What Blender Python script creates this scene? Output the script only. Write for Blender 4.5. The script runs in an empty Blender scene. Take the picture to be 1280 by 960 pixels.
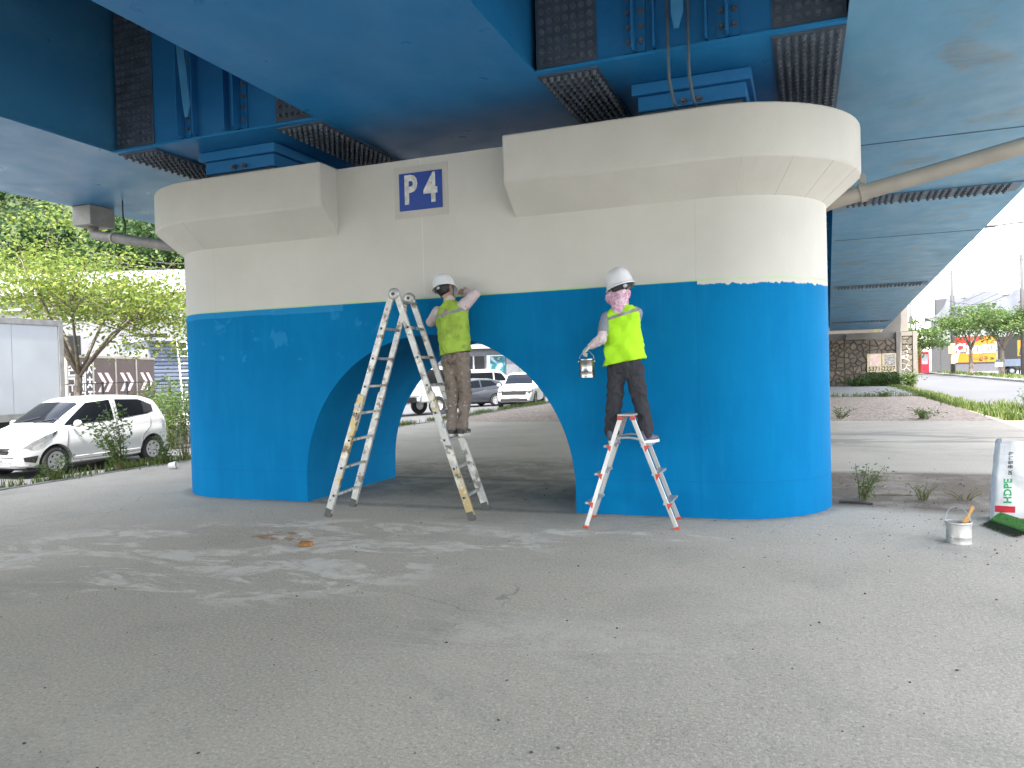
import bpy, bmesh, math, random
import numpy as np
from mathutils import Vector, Matrix, noise as mnoise

random.seed(7); np.random.seed(7)
SC = bpy.context.scene
COL = SC.collection
R = math.radians

# ------------------------------------------------------------------ camera
cam_d = bpy.data.cameras.new("camera"); cam = bpy.data.objects.new("camera", cam_d); COL.objects.link(cam)
cam_d.sensor_width = 36.0; cam_d.lens = 27.03; cam_d.clip_start = 0.05; cam_d.clip_end = 6000
CAM_H, YAW, PITCH, ROLL = 1.55, R(20.8), R(-1.0), R(1.55)
F_ = Vector((-math.sin(YAW)*math.cos(PITCH), math.cos(YAW)*math.cos(PITCH), math.sin(PITCH)))
R_ = F_.cross(Vector((0, 0, 1))).normalized(); U_ = R_.cross(F_)
R2_ = R_*math.cos(ROLL) - U_*math.sin(ROLL); U2_ = U_*math.cos(ROLL) + R_*math.sin(ROLL)
cam.matrix_world = Matrix(((R2_.x, U2_.x, -F_.x, 0), (R2_.y, U2_.y, -F_.y, 0), (R2_.z, U2_.z, -F_.z, CAM_H), (0, 0, 0, 1)))
SC.camera = cam

# ------------------------------------------------------------------ sky, sun, exposure
SUN_EL, SUN_AZ = R(60), R(176)          # sun high, behind the photographer along the bridge
wd = bpy.data.worlds.new("World"); SC.world = wd; wd.use_nodes = True
nt = wd.node_tree; nt.nodes.clear()
wo = nt.nodes.new("ShaderNodeOutputWorld"); bg = nt.nodes.new("ShaderNodeBackground")
sky = nt.nodes.new("ShaderNodeTexSky"); sky.sky_type = 'NISHITA'; sky.sun_disc = False
sky.sun_elevation = SUN_EL; sky.sun_rotation = SUN_AZ; sky.air_density = 1.0; sky.dust_density = 1.5
tc = nt.nodes.new("ShaderNodeTexCoord"); mp = nt.nodes.new("ShaderNodeMapping"); mp.inputs['Scale'].default_value = (1, 1, 2.6)
nz = nt.nodes.new("ShaderNodeTexNoise"); nz.inputs['Scale'].default_value = 3.2; nz.inputs['Detail'].default_value = 8; nz.inputs['Roughness'].default_value = .55
rp = nt.nodes.new("ShaderNodeValToRGB"); rp.color_ramp.elements[0].position = .34; rp.color_ramp.elements[1].position = .58
mx = nt.nodes.new("ShaderNodeMixRGB"); mx.inputs['Color2'].default_value = (7.7, 7.45, 7.0, 1)
nt.links.new(tc.outputs['Generated'], mp.inputs['Vector']); nt.links.new(mp.outputs['Vector'], nz.inputs['Vector'])
# cumulus banks towards the horizon, thinner cloud overhead
sx = nt.nodes.new("ShaderNodeSeparateXYZ"); nt.links.new(tc.outputs['Generated'], sx.inputs[0])
rz_ = nt.nodes.new("ShaderNodeValToRGB"); rz_.color_ramp.elements[0].position = .22; rz_.color_ramp.elements[0].color = (1, 1, 1, 1)
rz_.color_ramp.elements[1].position = .75; rz_.color_ramp.elements[1].color = (.30, .30, .30, 1); nt.links.new(sx.outputs['Z'], rz_.inputs[0])
mu = nt.nodes.new("ShaderNodeMath"); mu.operation = 'MULTIPLY'
nt.links.new(nz.outputs['Fac'], rp.inputs['Fac']); nt.links.new(rp.outputs['Color'], mu.inputs[0]); nt.links.new(rz_.outputs['Color'], mu.inputs[1])
nt.links.new(mu.outputs[0], mx.inputs['Fac'])
nt.links.new(sky.outputs['Color'], mx.inputs['Color1']); nt.links.new(mx.outputs['Color'], bg.inputs['Color'])
nt.links.new(bg.outputs['Background'], wo.inputs['Surface']); bg.inputs['Strength'].default_value = 0.12
sun_d = bpy.data.lights.new("sun", 'SUN'); sun = bpy.data.objects.new("sun", sun_d); COL.objects.link(sun)
sun_d.energy = 2.2; sun_d.angle = R(0.6); sun_d.color = (1, .96, .9)
sd = Vector((math.sin(SUN_AZ)*math.cos(SUN_EL), math.cos(SUN_AZ)*math.cos(SUN_EL), math.sin(SUN_EL)))
sun.rotation_euler = (-sd).to_track_quat('-Z', 'Y').to_euler(); sun.location = sd*60
SC.view_settings.view_transform = 'Standard'; SC.view_settings.look = 'None'
SC.view_settings.gamma = 1; SC.view_settings.use_curve_mapping = False
SC.view_settings.exposure = 2.85
SC.render.engine = 'CYCLES'
SC.cycles.max_bounces = 8; SC.cycles.diffuse_bounces = 3; SC.cycles.use_denoising = True

def at(px, py, Y):
    """point of the place at bridge-axis distance Y seen under a sighting (1280x960 frame)"""
    d = F_*961 + R2_*(px-640) + U2_*(480-py)
    return Vector((0, 0, CAM_H)) + d*(Y/d.y)
def at_depth(px, py, D):
    d = F_*961 + R2_*(px-640) + U2_*(480-py)
    return Vector((0, 0, CAM_H)) + d*(D/961)

# ------------------------------------------------------------------ materials
MATS = {}
class NB:
    """small node-graph helper"""
    def __init__(s, name):
        s.m = bpy.data.materials.new(name); s.m.use_nodes = True; s.t = s.m.node_tree
        s.t.nodes.clear(); s.out = s.n("ShaderNodeOutputMaterial"); s.b = s.n("ShaderNodeBsdfPrincipled")
        s.l(s.b.outputs[0], s.out.inputs[0]); s.tc = s.n("ShaderNodeTexCoord")
        s.co = s.tc.outputs['Object']
    def n(s, k): return s.t.nodes.new(k)
    def l(s, a, b): s.t.links.new(a, b)
    def put(s, v, sock):
        if hasattr(v, 'links'): s.l(v, sock)
        else:
            if isinstance(v, (tuple, list)) and len(v) == 3 and sock.type == 'RGBA': v = (*v, 1)
            if isinstance(v, (int, float)) and sock.type == 'RGBA': v = (v, v, v, 1)
            sock.default_value = v
    def noise(s, scale=5, detail=4, rough=.55, vec=None, stretch=None, dist=0):
        x = s.n("ShaderNodeTexNoise"); x.inputs['Scale'].default_value = scale; x.inputs['Detail'].default_value = detail
        x.inputs['Roughness'].default_value = rough; x.inputs['Distortion'].default_value = dist
        v = vec or s.co
        if stretch:
            m = s.n("ShaderNodeMapping"); m.inputs['Scale'].default_value = stretch; s.l(v, m.inputs['Vector']); v = m.outputs[0]
        s.l(v, x.inputs['Vector']); return x.outputs['Fac']
    def voro(s, scale=5, feature='F1', stretch=None, out='Distance', rnd=1, vec=None):
        x = s.n("ShaderNodeTexVoronoi"); x.feature = feature; x.inputs['Scale'].default_value = scale; x.inputs['Randomness'].default_value = rnd
        v = vec or s.co
        if stretch:
            m = s.n("ShaderNodeMapping"); m.inputs['Scale'].default_value = stretch; s.l(v, m.inputs['Vector']); v = m.outputs[0]
        s.l(v, x.inputs['Vector']); return x.outputs[out]
    def ramp(s, f, *stops):
        x = s.n("ShaderNodeValToRGB"); e = x.color_ramp.elements
        while len(e) < len(stops): e.new(.5)
        for k, (p, c) in zip(e, stops):
            k.position = p; k.color = (c, c, c, 1) if not isinstance(c, (tuple, list)) else (*c, 1)
        s.l(f, x.inputs[0]); return x.outputs[0]
    def mix(s, f, a, b, mode='MIX'):
        x = s.n("ShaderNodeMixRGB"); x.blend_type = mode
        s.put(f, x.inputs[0]); s.put(a, x.inputs[1]); s.put(b, x.inputs[2]); return x.outputs[0]
    def math(s, op, a, b=0.0, c=None, clamp=False):
        x = s.n("ShaderNodeMath"); x.operation = op; x.use_clamp = clamp
        s.put(a, x.inputs[0]); s.put(b, x.inputs[1])
        if c is not None: s.put(c, x.inputs[2])
        return x.outputs[0]
    def xyz(s, v=None):
        x = s.n("ShaderNodeSeparateXYZ"); s.l(v or s.co, x.inputs[0]); return x.outputs
    def bump(s, h, strength=.3, dist=.01):
        x = s.n("ShaderNodeBump"); x.inputs['Strength'].default_value = strength; x.inputs['Distance'].default_value = dist
        s.l(h, x.inputs['Height']); s.l(x.outputs[0], s.b.inputs['Normal'])
    def col(s, v): s.put(v, s.b.inputs['Base Color'])
    def rough(s, v): s.put(v, s.b.inputs['Roughness'])
    def band(s, v, a, w):   # 1 inside |v-a|<w
        return s.math('LESS_THAN', s.math('ABSOLUTE', s.math('SUBTRACT', v, a)), w)

def M(name, col=(.5, .5, .5), rough=.6, metal=0, var=.12, scale=5, bump=0, bscale=60, spec=.5, coat=0, dirt=None, dirt_at=.6, trans=0, emit=0):
    if name in MATS: return MATS[name]
    g = NB(name)
    f = g.noise(scale, 5)
    lo = tuple(max(0, c*(1-var)) for c in col); hi = tuple(min(1, c*(1+var)) for c in col)
    c = g.ramp(f, (.3, lo), (.7, hi))
    if dirt: c = g.mix(g.ramp(g.noise(scale*2.3, 6, .65), (dirt_at, 0), (dirt_at+.08, 1)), c, dirt)
    g.col(c); g.rough(rough); g.b.inputs['Metallic'].default_value = metal
    g.b.inputs['Specular IOR Level'].default_value = spec; g.b.inputs['Coat Weight'].default_value = coat
    if trans: g.b.inputs['Transmission Weight'].default_value = trans
    if emit: g.put(col, g.b.inputs['Emission Color']); g.b.inputs['Emission Strength'].default_value = emit
    if bump: g.bump(g.noise(bscale, 4), bump)
    MATS[name] = g.m; return g.m

def leaf_mat(name, a, b, c2=None):
    if name in MATS: return MATS[name]
    g = NB(name)
    oi = g.n("ShaderNodeNewGeometry")
    f = oi.outputs['Random Per Island']
    stops = [(0, a), (.6, b)] + ([(1, c2)] if c2 else [])
    g.col(g.ramp(f, *stops)); g.rough(.55); g.b.inputs['Specular IOR Level'].default_value = .25
    tr = g.n("ShaderNodeBsdfTranslucent"); g.put(tuple(min(1, x*1.5) for x in b), tr.inputs[0])
    ms = g.n("ShaderNodeMixShader"); ms.inputs[0].default_value = .3
    g.l(g.b.outputs[0], ms.inputs[1]); g.l(tr.outputs[0], ms.inputs[2]); g.l(ms.outputs[0], g.out.inputs[0])
    MATS[name] = g.m; return g.m

# ------------------------------------------------------------------ mesh building
class MB:
    def __init__(s): s.v = []; s.f = []
    def add(s, vs, fs):
        o = len(s.v); s.v += [tuple(p) for p in vs]; s.f += [tuple(i+o for i in q) for q in fs]; return s
    def box(s, c, size, rot=None):
        x, y, z = [k/2 for k in size]
        vs = [Vector((i*x, j*y, k*z)) for i in (-1, 1) for j in (-1, 1) for k in (-1, 1)]
        if rot is not None: vs = [rot @ p for p in vs]
        c = Vector(c)
        return s.add([p+c for p in vs], [(0, 1, 3, 2), (4, 6, 7, 5), (0, 4, 5, 1), (2, 3, 7, 6), (0, 2, 6, 4), (1, 5, 7, 3)])
    def mm(s, a, b):
        a = Vector(a); b = Vector(b); return s.box((a+b)/2, b-a)
    def beam(s, a, b, w, d, up=(0, 0, 1)):
        """box of section w x d from a to b; d along 'up' as far as possible"""
        a = Vector(a); b = Vector(b); z = (b-a); L = z.length; z.normalize()
        u = Vector(up); x = u.cross(z)
        if x.length < 1e-4: x = Vector((1, 0, 0)).cross(z)
        x.normalize(); y = z.cross(x)
        return s.box((a+b)/2, (w, d, L), Matrix((x, y, z)).transposed())
    def prism(s, poly, vec):
        """planar polygon (3-D points) extruded by vec"""
        n = len(poly); vec = Vector(vec); P = [Vector(p) for p in poly]
        vs = P + [p+vec for p in P]
        return s.add(vs, [tuple(reversed(range(n))), tuple(range(n, 2*n))] + [(i, (i+1) % n, n+(i+1) % n, n+i) for i in range(n)])
    def tube(s, pts, rad, n=8, cap=True):
        pts = [Vector(p) for p in pts]
        if not isinstance(rad, (list, tuple)): rad = [rad]*len(pts)
        vs = []; fs = []; px = None
        for i, p in enumerate(pts):
            t = (pts[min(i+1, len(pts)-1)]-pts[max(i-1, 0)]).normalized()
            if px is None:
                px = t.cross(Vector((0, 0, 1)))
                if px.length < 1e-3: px = t.cross(Vector((1, 0, 0)))
            px = (px - t*px.dot(t)).normalized(); py = t.cross(px)
            for k in range(n):
                a = 2*math.pi*k/n; vs.append(p+(px*math.cos(a)+py*math.sin(a))*rad[i])
        for i in range(len(pts)-1):
            for k in range(n):
                fs.append((i*n+k, i*n+(k+1) % n, (i+1)*n+(k+1) % n, (i+1)*n+k))
        if cap: fs += [tuple(reversed(range(n))), tuple(range((len(pts)-1)*n, len(pts)*n))]
        return s.add(vs, fs)
    def lathe(s, prof, n=24, mat=None, cap=True):
        """(r,z) profile about z, transformed by mat"""
        vs = []; fs = []
        for r, z in prof:
            for k in range(n):
                a = 2*math.pi*k/n; vs.append(Vector((r*math.cos(a), r*math.sin(a), z)))
        for i in range(len(prof)-1):
            for k in range(n): fs.append((i*n+k, i*n+(k+1) % n, (i+1)*n+(k+1) % n, (i+1)*n+k))
        if cap and prof[0][0] > 1e-5: fs.append(tuple(reversed(range(n))))
        if cap and prof[-1][0] > 1e-5: fs.append(tuple(range((len(prof)-1)*n, len(prof)*n)))
        if mat is not None: vs = [mat @ p for p in vs]
        return s.add(vs, fs)
    def ell(s, c, r, n=14, m=9, rot=None):
        c = Vector(c); vs = []; fs = []
        for i in range(m+1):
            th = math.pi*i/m
            for k in range(n):
                a = 2*math.pi*k/n
                p = Vector((r[0]*math.sin(th)*math.cos(a), r[1]*math.sin(th)*math.sin(a), -r[2]*math.cos(th)))
                vs.append(c+(rot @ p if rot is not None else p))
        for i in range(m):
            for k in range(n): fs.append((i*n+k, i*n+(k+1) % n, (i+1)*n+(k+1) % n, (i+1)*n+k))
        return s.add(vs, fs)
    def limb(s, pts, rad, n=12):
        """rounded tapered chain, for bodies"""
        pts = [Vector(p) for p in pts]
        s.tube(pts, list(rad), n)
        for p, r in zip(pts, rad): s.ell(p, (r, r, r), n, 7)
        return s
    def loft(s, rings, closed=True, cap=(True, True)):
        n = len(rings[0]); vs = [p for r in rings for p in r]; fs = []
        for i in range(len(rings)-1):
            for k in range(n if closed else n-1):
                fs.append((i*n+k, i*n+(k+1) % n, (i+1)*n+(k+1) % n, (i+1)*n+k))
        if cap[0]: fs.append(tuple(reversed(range(n))))
        if cap[1]: fs.append(tuple(range((len(rings)-1)*n, len(rings)*n)))
        return s.add(vs, fs)
    def mesh(s, name):
        me = bpy.data.meshes.new(name); me.from_pydata(s.v, [], s.f); me.update(); return me
    def build(s, name, mat, parent=None, loc=None, smooth=False, bevel=0, angle=None, recalc=True, kind=None):
        me = s.mesh(name)
        if recalc:
            bm = bmesh.new(); bm.from_mesh(me); bmesh.ops.remove_doubles(bm, verts=bm.verts, dist=1e-5)
            bmesh.ops.recalc_face_normals(bm, faces=bm.faces); bm.to_mesh(me); bm.free()
        return link(name, me, mat, parent, loc, smooth, bevel, angle, kind)

def link(name, me, mat, parent=None, loc=None, smooth=False, bevel=0, angle=None, kind=None):
    o = bpy.data.objects.new(name, me); COL.objects.link(o)
    if mat is not None: me.materials.append(mat)
    if parent is not None: o.parent = parent
    if loc is not None: o.location = loc
    if smooth or angle:
        me.polygons.foreach_set("use_smooth", [True]*len(me.polygons))
        if angle: me.set_sharp_from_angle(angle=R(angle))
    if bevel:
        b = o.modifiers.new("bevel", 'BEVEL'); b.width = bevel; b.segments = 2; b.limit_method = 'ANGLE'; b.angle_limit = R(35)
    if kind: o["kind"] = kind
    return o

def tag(o, label, cat, group=None):
    o["label"] = label; o["category"] = cat
    if group: o["group"] = group
    return o
def thing(name, label, cat, loc=(0, 0, 0), rz=0, group=None):
    o = bpy.data.objects.new(name, None); COL.objects.link(o); o.location = loc; o.rotation_euler = (0, 0, rz)
    o.empty_display_size = .2
    return tag(o, label, cat, group)
def structure(o): o["kind"] = "structure"; return o
def copy_tree(o, parent=None):
    c = o.copy(); COL.objects.link(c); c.parent = parent
    for ch in list(o.children): copy_tree(ch, c)
    return c

def evaluated(me, mods):
    """run a list of (type, settings) modifiers over a mesh"""
    o = bpy.data.objects.new("tmp", me); COL.objects.link(o)
    for t, kw in mods:
        m = o.modifiers.new(t, t)
        for k, v in kw.items(): setattr(m, k, v)
    dg = bpy.context.evaluated_depsgraph_get(); dg.update()
    r = bpy.data.meshes.new_from_object(o.evaluated_get(dg))
    bpy.data.objects.remove(o); bpy.data.meshes.remove(me); return r

TEX = {}
def clouds(size, depth=2):
    k = (size, depth)
    if k not in TEX:
        t = bpy.data.textures.new("folds", 'CLOUDS'); t.noise_scale = size; t.noise_depth = depth; TEX[k] = t
    return TEX[k]
def blob(name, mb, mat, parent, voxel=.012, smooth=4, folds=None, loc=None):
    mods = [('REMESH', dict(mode='VOXEL', voxel_size=voxel)), ('SMOOTH', dict(factor=.5, iterations=smooth))]
    if folds: mods.append(('DISPLACE', dict(texture=clouds(folds[0]), strength=folds[1], mid_level=.5)))
    me = evaluated(mb.mesh(name), mods); me.materials.clear()
    return link(name, me, mat, parent, loc, smooth=True)

def text(name, body, size, mtx, mat, parent, extrude=.004, offset=0, align='CENTER', warp=None, sx=1):
    cu = bpy.data.curves.new("t", 'FONT'); cu.body = body; cu.size = size; cu.extrude = extrude; cu.offset = offset
    cu.align_x = align; cu.align_y = 'CENTER'; cu.resolution_u = 3
    o = bpy.data.objects.new("t", cu); COL.objects.link(o)
    dg = bpy.context.evaluated_depsgraph_get(); dg.update()
    me = bpy.data.meshes.new_from_object(o.evaluated_get(dg)); bpy.data.objects.remove(o)
    me.transform(Matrix.Diagonal((sx, 1, 1, 1))); me.transform(mtx)
    if warp:
        for v in me.vertices: v.co = warp(v.co)
    me.materials.clear(); return link(name, me, mat, parent)
# text plane: local x -> right, local y -> up, facing the direction "n"
def plane_m(loc, right, up):
    r = Vector(right).normalized(); u = Vector(up).normalized(); n = r.cross(u)
    m = Matrix((r, u, n)).transposed().to_4x4(); m.translation = Vector(loc); return m

def raw_mesh(name, V, Fq):
    """fast mesh from numpy arrays (V: n x 3, Fq: m x k)"""
    V = np.asarray(V, np.float32); Fq = np.asarray(Fq, np.int32)
    me = bpy.data.meshes.new(name); k = Fq.shape[1]
    me.vertices.add(len(V)); me.vertices.foreach_set("co", V.ravel())
    me.loops.add(Fq.size); me.loops.foreach_set("vertex_index", Fq.ravel())
    me.polygons.add(len(Fq)); me.polygons.foreach_set("loop_start", np.arange(0, Fq.size, k, dtype=np.int32))
    me.polygons.foreach_set("loop_total", np.full(len(Fq), k, np.int32)); me.update(calc_edges=True); return me
def leaf_cloud(C, size, droop=.3, aspect=.5, jitter=.4):
    """one bent diamond leaf at every centre; returns verts, quads"""
    C = np.asarray(C, float); n = len(C); rs = np.random
    d = rs.normal(size=(n, 3)); d[:, 2] = d[:, 2]*.5-droop; d /= np.linalg.norm(d, axis=1)[:, None]
    e = rs.normal(size=(n, 3)); e[:, 2] *= .5; e -= d*(e*d).sum(1)[:, None]; e /= np.linalg.norm(e, axis=1)[:, None]
    s = size*(1+jitter*rs.uniform(-1, 1, n)); s = s[:, None]
    nn = np.cross(d, e)
    V = np.stack([C, C+d*s*.5+e*s*aspect*.5+nn*s*.08, C+d*s, C+d*s*.5-e*s*aspect*.5+nn*s*.08], 1).reshape(-1, 3)
    return V, np.arange(4*n).reshape(n, 4)
def blades(P, h, w=.012, lean=.5, jitter=.5):
    """grass blades as two-quad strips"""
    P = np.asarray(P, float); n = len(P); rs = np.random
    a = rs.uniform(0, 2*np.pi, n); hh = h*(1+jitter*rs.uniform(-1, 1, n)); l = lean*rs.uniform(.2, 1, n)*hh
    dx = np.stack([np.cos(a), np.sin(a), 0*a], 1); sx = np.stack([-np.sin(a), np.cos(a), 0*a], 1)*w
    up = np.array([0, 0, 1.])
    m1 = P+dx*(l*.35)[:, None]+up*(hh*.6)[:, None]; m2 = P+dx*l[:, None]+up*(hh)[:, None]
    V = np.stack([P-sx, P+sx, m1+sx*.8, m1-sx*.8, m2+sx*.15, m2-sx*.15], 1).reshape(-1, 3)
    b = np.arange(n)[:, None]*6
    Fq = np.concatenate([b+np.array([[0, 1, 2, 3]]), b+np.array([[3, 2, 4, 5]])]); return V, Fq
# ------------------------------------------------------------------ ground
def paving_material():
    g = NB("worn_concrete_paving"); X, Y, Z = g.xyz()
    c = g.ramp(g.noise(.35, 6, .6), (.32, (.40, .352, .283)), (.68, (.58, .51, .415)))
    c = g.mix(g.ramp(g.noise(1.7, 8, .7), (.35, .0), (.75, .5)), c, (.50, .43, .345))
    # aggregate speckle
    c = g.mix(g.ramp(g.noise(52, 3, .75), (.50, 0), (.64, .62)), c, (.72, .67, .59))
    c = g.mix(g.ramp(g.noise(41, 4, .8), (.55, 0), (.64, .58)), c, (.19, .172, .145))
    c = g.mix(g.ramp(g.noise(16, 6, .75), (.55, 0), (.8, .5)), c, (.30, .28, .25))
    c = g.mix(g.ramp(g.noise(.8, 7, .7, dist=.5), (.52, 0), (.70, .5)), c, (.30, .285, .25))
    c = g.mix(g.ramp(g.noise(2.6, 8, .72), (.60, 0), (.74, .45)), c, (.27, .25, .215))
    c = g.mix(g.ramp(g.noise(1.1, 8, .7, dist=1.0), (.62, 0), (.68, .35)), c, (.56, .51, .44))
    # pale crusts left of the ladder, laid in streaks
    def blotch(cx, cy, rx, ry):
        dx = g.math('DIVIDE', g.math('SUBTRACT', X, cx), rx); dy = g.math('DIVIDE', g.math('SUBTRACT', Y, cy), ry)
        d = g.math('ADD', g.math('MULTIPLY', dx, dx), g.math('MULTIPLY', dy, dy))
        return g.math('SUBTRACT', 1.0, d, clamp=True)
    crust = g.ramp(g.noise(1.5, 9, .68, stretch=(.55, 1.5, 1), dist=.9), (.48, 0), (.515, 1))
    crust2 = g.ramp(g.noise(4.5, 8, .7, dist=.5), (.40, .15), (.54, 1))
    m = g.math('MAXIMUM', blotch(-5.0, 5.3, 2.6, 1.5), blotch(-3.8, 6.4, 2.0, .85))
    m = g.math('MAXIMUM', m, g.math('MULTIPLY', blotch(-1.5, 4.2, 1.6, .7), .18))
    m = g.math('MAXIMUM', m, blotch(-1.6, 7.0, 1.0, .22))
    f = g.math('MULTIPLY', g.math('MULTIPLY', g.ramp(m, (.05, 0), (.45, 1)), crust), crust2)
    c = g.mix(g.math('MULTIPLY', f, .75), c, (.76, .705, .62))
    # rust-brown spill, damp dirt by the pier's right end and a darker wash further back
    rust = g.math('MULTIPLY', g.ramp(blotch(-4.75, 6.15, .42, .24), (.0, 0), (.6, 1)), g.ramp(g.noise(5, 6, .7), (.5, 0), (.56, 1)))
    c = g.mix(g.math('MULTIPLY', rust, .8), c, (.34, .17, .075))
    dirt = g.math('MULTIPLY', g.ramp(blotch(1.6, 10.3, 3.4, 1.7), (.0, 0), (.35, 1)), g.ramp(g.noise(1.4, 8, .65), (.3, .35), (.55, 1)))
    c = g.mix(g.math('MULTIPLY', dirt, .95), c, (.15, .115, .085))
    wet = g.math('MULTIPLY', g.ramp(blotch(2.5, 17.0, 4.5, 2.2), (.0, 0), (.5, 1)), g.ramp(g.noise(.7, 5, .5, stretch=(.6, 1.6, 1), dist=.6), (.48, 0), (.56, 1)))
    c = g.mix(g.math('MULTIPLY', wet, .6), c, (.21, .2, .18))
    arch_patch = g.math('MULTIPLY', g.ramp(blotch(-4, 10.5, 4.5, 2.6), (.0, 0), (.6, 1)), g.ramp(g.noise(2.2, 8, .7), (.35, .2), (.6, 1)))  # darker brown patch on the ground under and behind the arch
    c = g.mix(g.math('MULTIPLY', arch_patch, .75), c, (.20, .175, .145))
    # contact shade painted as a grimy band along the pier foot, plus paint spots
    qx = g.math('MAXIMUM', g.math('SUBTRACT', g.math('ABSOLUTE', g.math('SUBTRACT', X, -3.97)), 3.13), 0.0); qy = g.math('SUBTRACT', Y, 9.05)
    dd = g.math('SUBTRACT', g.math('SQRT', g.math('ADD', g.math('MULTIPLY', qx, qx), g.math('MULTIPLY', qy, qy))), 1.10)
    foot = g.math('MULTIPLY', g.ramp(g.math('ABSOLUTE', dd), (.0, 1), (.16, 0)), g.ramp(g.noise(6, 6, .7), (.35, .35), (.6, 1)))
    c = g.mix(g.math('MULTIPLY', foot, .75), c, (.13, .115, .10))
    near = g.ramp(g.math('MULTIPLY', dd, .6), (.0, 1), (.9, 0))
    c = g.mix(g.math('MULTIPLY', near, g.ramp(g.voro(7), (.045, .9), (.06, 0))), c, (.70, .68, .62))
    c = g.mix(g.math('MULTIPLY', near, g.ramp(g.voro(4.3), (.02, .9), (.03, 0))), c, (.03, .20, .42))
    # hairline cracks
    cr = g.n("ShaderNodeTexVoronoi"); cr.feature = 'DISTANCE_TO_EDGE'; cr.inputs['Scale'].default_value = .33
    wv = g.n("ShaderNodeMixRGB"); wv.blend_type = 'ADD'; wv.inputs[0].default_value = .35
    nn = g.n("ShaderNodeTexNoise"); nn.inputs['Scale'].default_value = 3; nn.inputs['Detail'].default_value = 6
    g.l(g.co, nn.inputs['Vector']); g.l(g.co, wv.inputs[1]); g.l(nn.outputs['Color'], wv.inputs[2]); g.l(wv.outputs[0], cr.inputs['Vector'])
    ck = g.math('MULTIPLY', g.math('LESS_THAN', cr.outputs['Distance'], .0022), g.ramp(g.noise(.5, 3), (.55, 0), (.62, 1)))
    c = g.mix(g.math('MULTIPLY', ck, .45), c, (.13, .12, .11))
    g.col(c); g.rough(.88); g.b.inputs['Specular IOR Level'].default_value = .3
    h = g.math('ADD', g.noise(75, 4, .75), g.math('MULTIPLY', g.noise(9, 5, .6), 1.5))
    h = g.math('ADD', h, g.math('MULTIPLY', f, 1.0)); g.bump(h, .75, .010)
    return g.m
def gravel_material():
    g = NB("pink_gravel")
    v = g.n("ShaderNodeTexVoronoi"); v.inputs['Scale'].default_value = 14; g.l(g.co, v.inputs['Vector'])
    f = g.xyz(v.outputs['Color'])[0]
    c = g.ramp(f, (0, (.22, .16, .12)), (.5, (.42, .32, .25)), (1, (.58, .49, .41)))
    c = g.mix(g.ramp(g.noise(.6, 4), (.35, 0), (.7, .5)), c, (.44, .35, .28)); g.col(c); g.rough(.9)
    g.bump(v.outputs['Distance'], .9, .04); return g.m
def asphalt_material(name, a, b):
    g = NB(name); c = g.ramp(g.noise(.3, 5), (.3, a), (.7, b)); c = g.mix(g.ramp(g.noise(70, 3), (.5, 0), (.8, .4)), c, tuple(x*1.5 for x in b))
    g.col(c); g.rough(.85); g.bump(g.noise(90, 3), .4, .01); return g.m
def soil_material():
    g = NB("grassy_soil"); c = g.ramp(g.noise(.25, 6, .6), (.35, (.10, .12, .035)), (.65, (.17, .14, .09)))
    c = g.mix(g.ramp(g.noise(8, 5), (.4, 0), (.7, .5)), c, (.06, .10, .025)); g.col(c); g.rough(.95); g.bump(g.noise(20, 5), .6, .03); return g.m
paving = paving_material()
SOIL = soil_material(); ASPH = asphalt_material("sunny_asphalt", (.075, .075, .078), (.095, .095, .097))

structure(MB().mm((-2500, -1500, -.6), (2500, 3000, -.34)).build("ground", SOIL))
slab = MB()
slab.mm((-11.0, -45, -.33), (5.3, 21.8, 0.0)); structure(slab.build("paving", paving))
structure(MB().mm((-11.0, 21.8, -.33), (4.6, 37.0, -.012)).build("gravel_bed", gravel_material()))
structure(MB().mm((-11.0, 37.0, -.33), (5.2, 53.0, .03)).build("concrete_apron", M("apron_concrete", (.30, .29, .265), .9, var=.15, scale=1.2, bump=.2)))
structure(MB().mm((4.6, 21.8, -.33), (5.3, 37.0, -.03)).build("grass_verge", SOIL))
structure(MB().mm((-11.55, -45, -.33), (-11.16, 60, -.1)).build("verge_strip", SOIL))
structure(MB().mm((-21.5, -60, -.335), (-11.56, 90, -.26)).build("side_road", ASPH))
structure(MB().mm((-60, -20, -.335), (-21.65, 90, -.16)).build("forecourt", M("forecourt_concrete", (.22, .215, .20), .9, scale=.5, bump=.2)))
structure(MB().mm((5.56, -60, -.335), (13.4, 260, -.13)).build("main_road", ASPH))
structure(MB().mm((13.56, -60, -.335), (60, 260, .02)).build("pavement", M("pavement_concrete", (.21, .205, .195), .9, scale=.7, bump=.2)))
KERB = M("kerb_concrete", (.22, .213, .20), .85, var=.2, scale=3, bump=.25)
def kerb(name, x0, x1, y0, y1, z0, z1, step, base=None):
    k = structure(MB().mm((x0+.01, y0, z0-.05), (x1-.01, y1, z1-.06)).build(name, KERB))
    st = MB().mm((x0-(x0+x1)/2, 0, z0), (x1-(x0+x1)/2, step-.012, z1)).build("kerb_stone", KERB, k, bevel=.015)
    n = int((y1-y0)/step)
    for i in range(n):
        o = st if i == 0 else st.copy()
        if i: COL.objects.link(o); o.parent = k
        o.location = ((x0+x1)/2+random.uniform(-.006, .006), y0+i*step, random.uniform(-.008, .004))
kerb("kerb_right", 5.32, 5.55, 10, 72, -.3, .005, 1.0)
kerb("kerb_left", -11.15, -11.01, -2, 46, -.3, .015, 1.0)
kerb("kerb_far", 13.41, 13.55, 42, 120, -.3, .03, 2.0)
# mound carrying the approach road behind the abutment
structure(MB().prism([(-12, 53.5, -.3), (4.9, 53.5, -.3), (4.9, 53.5, 3.6), (-12, 53.5, 3.6)], (0, 90, -2)).build("approach_mound", SOIL))

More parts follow.
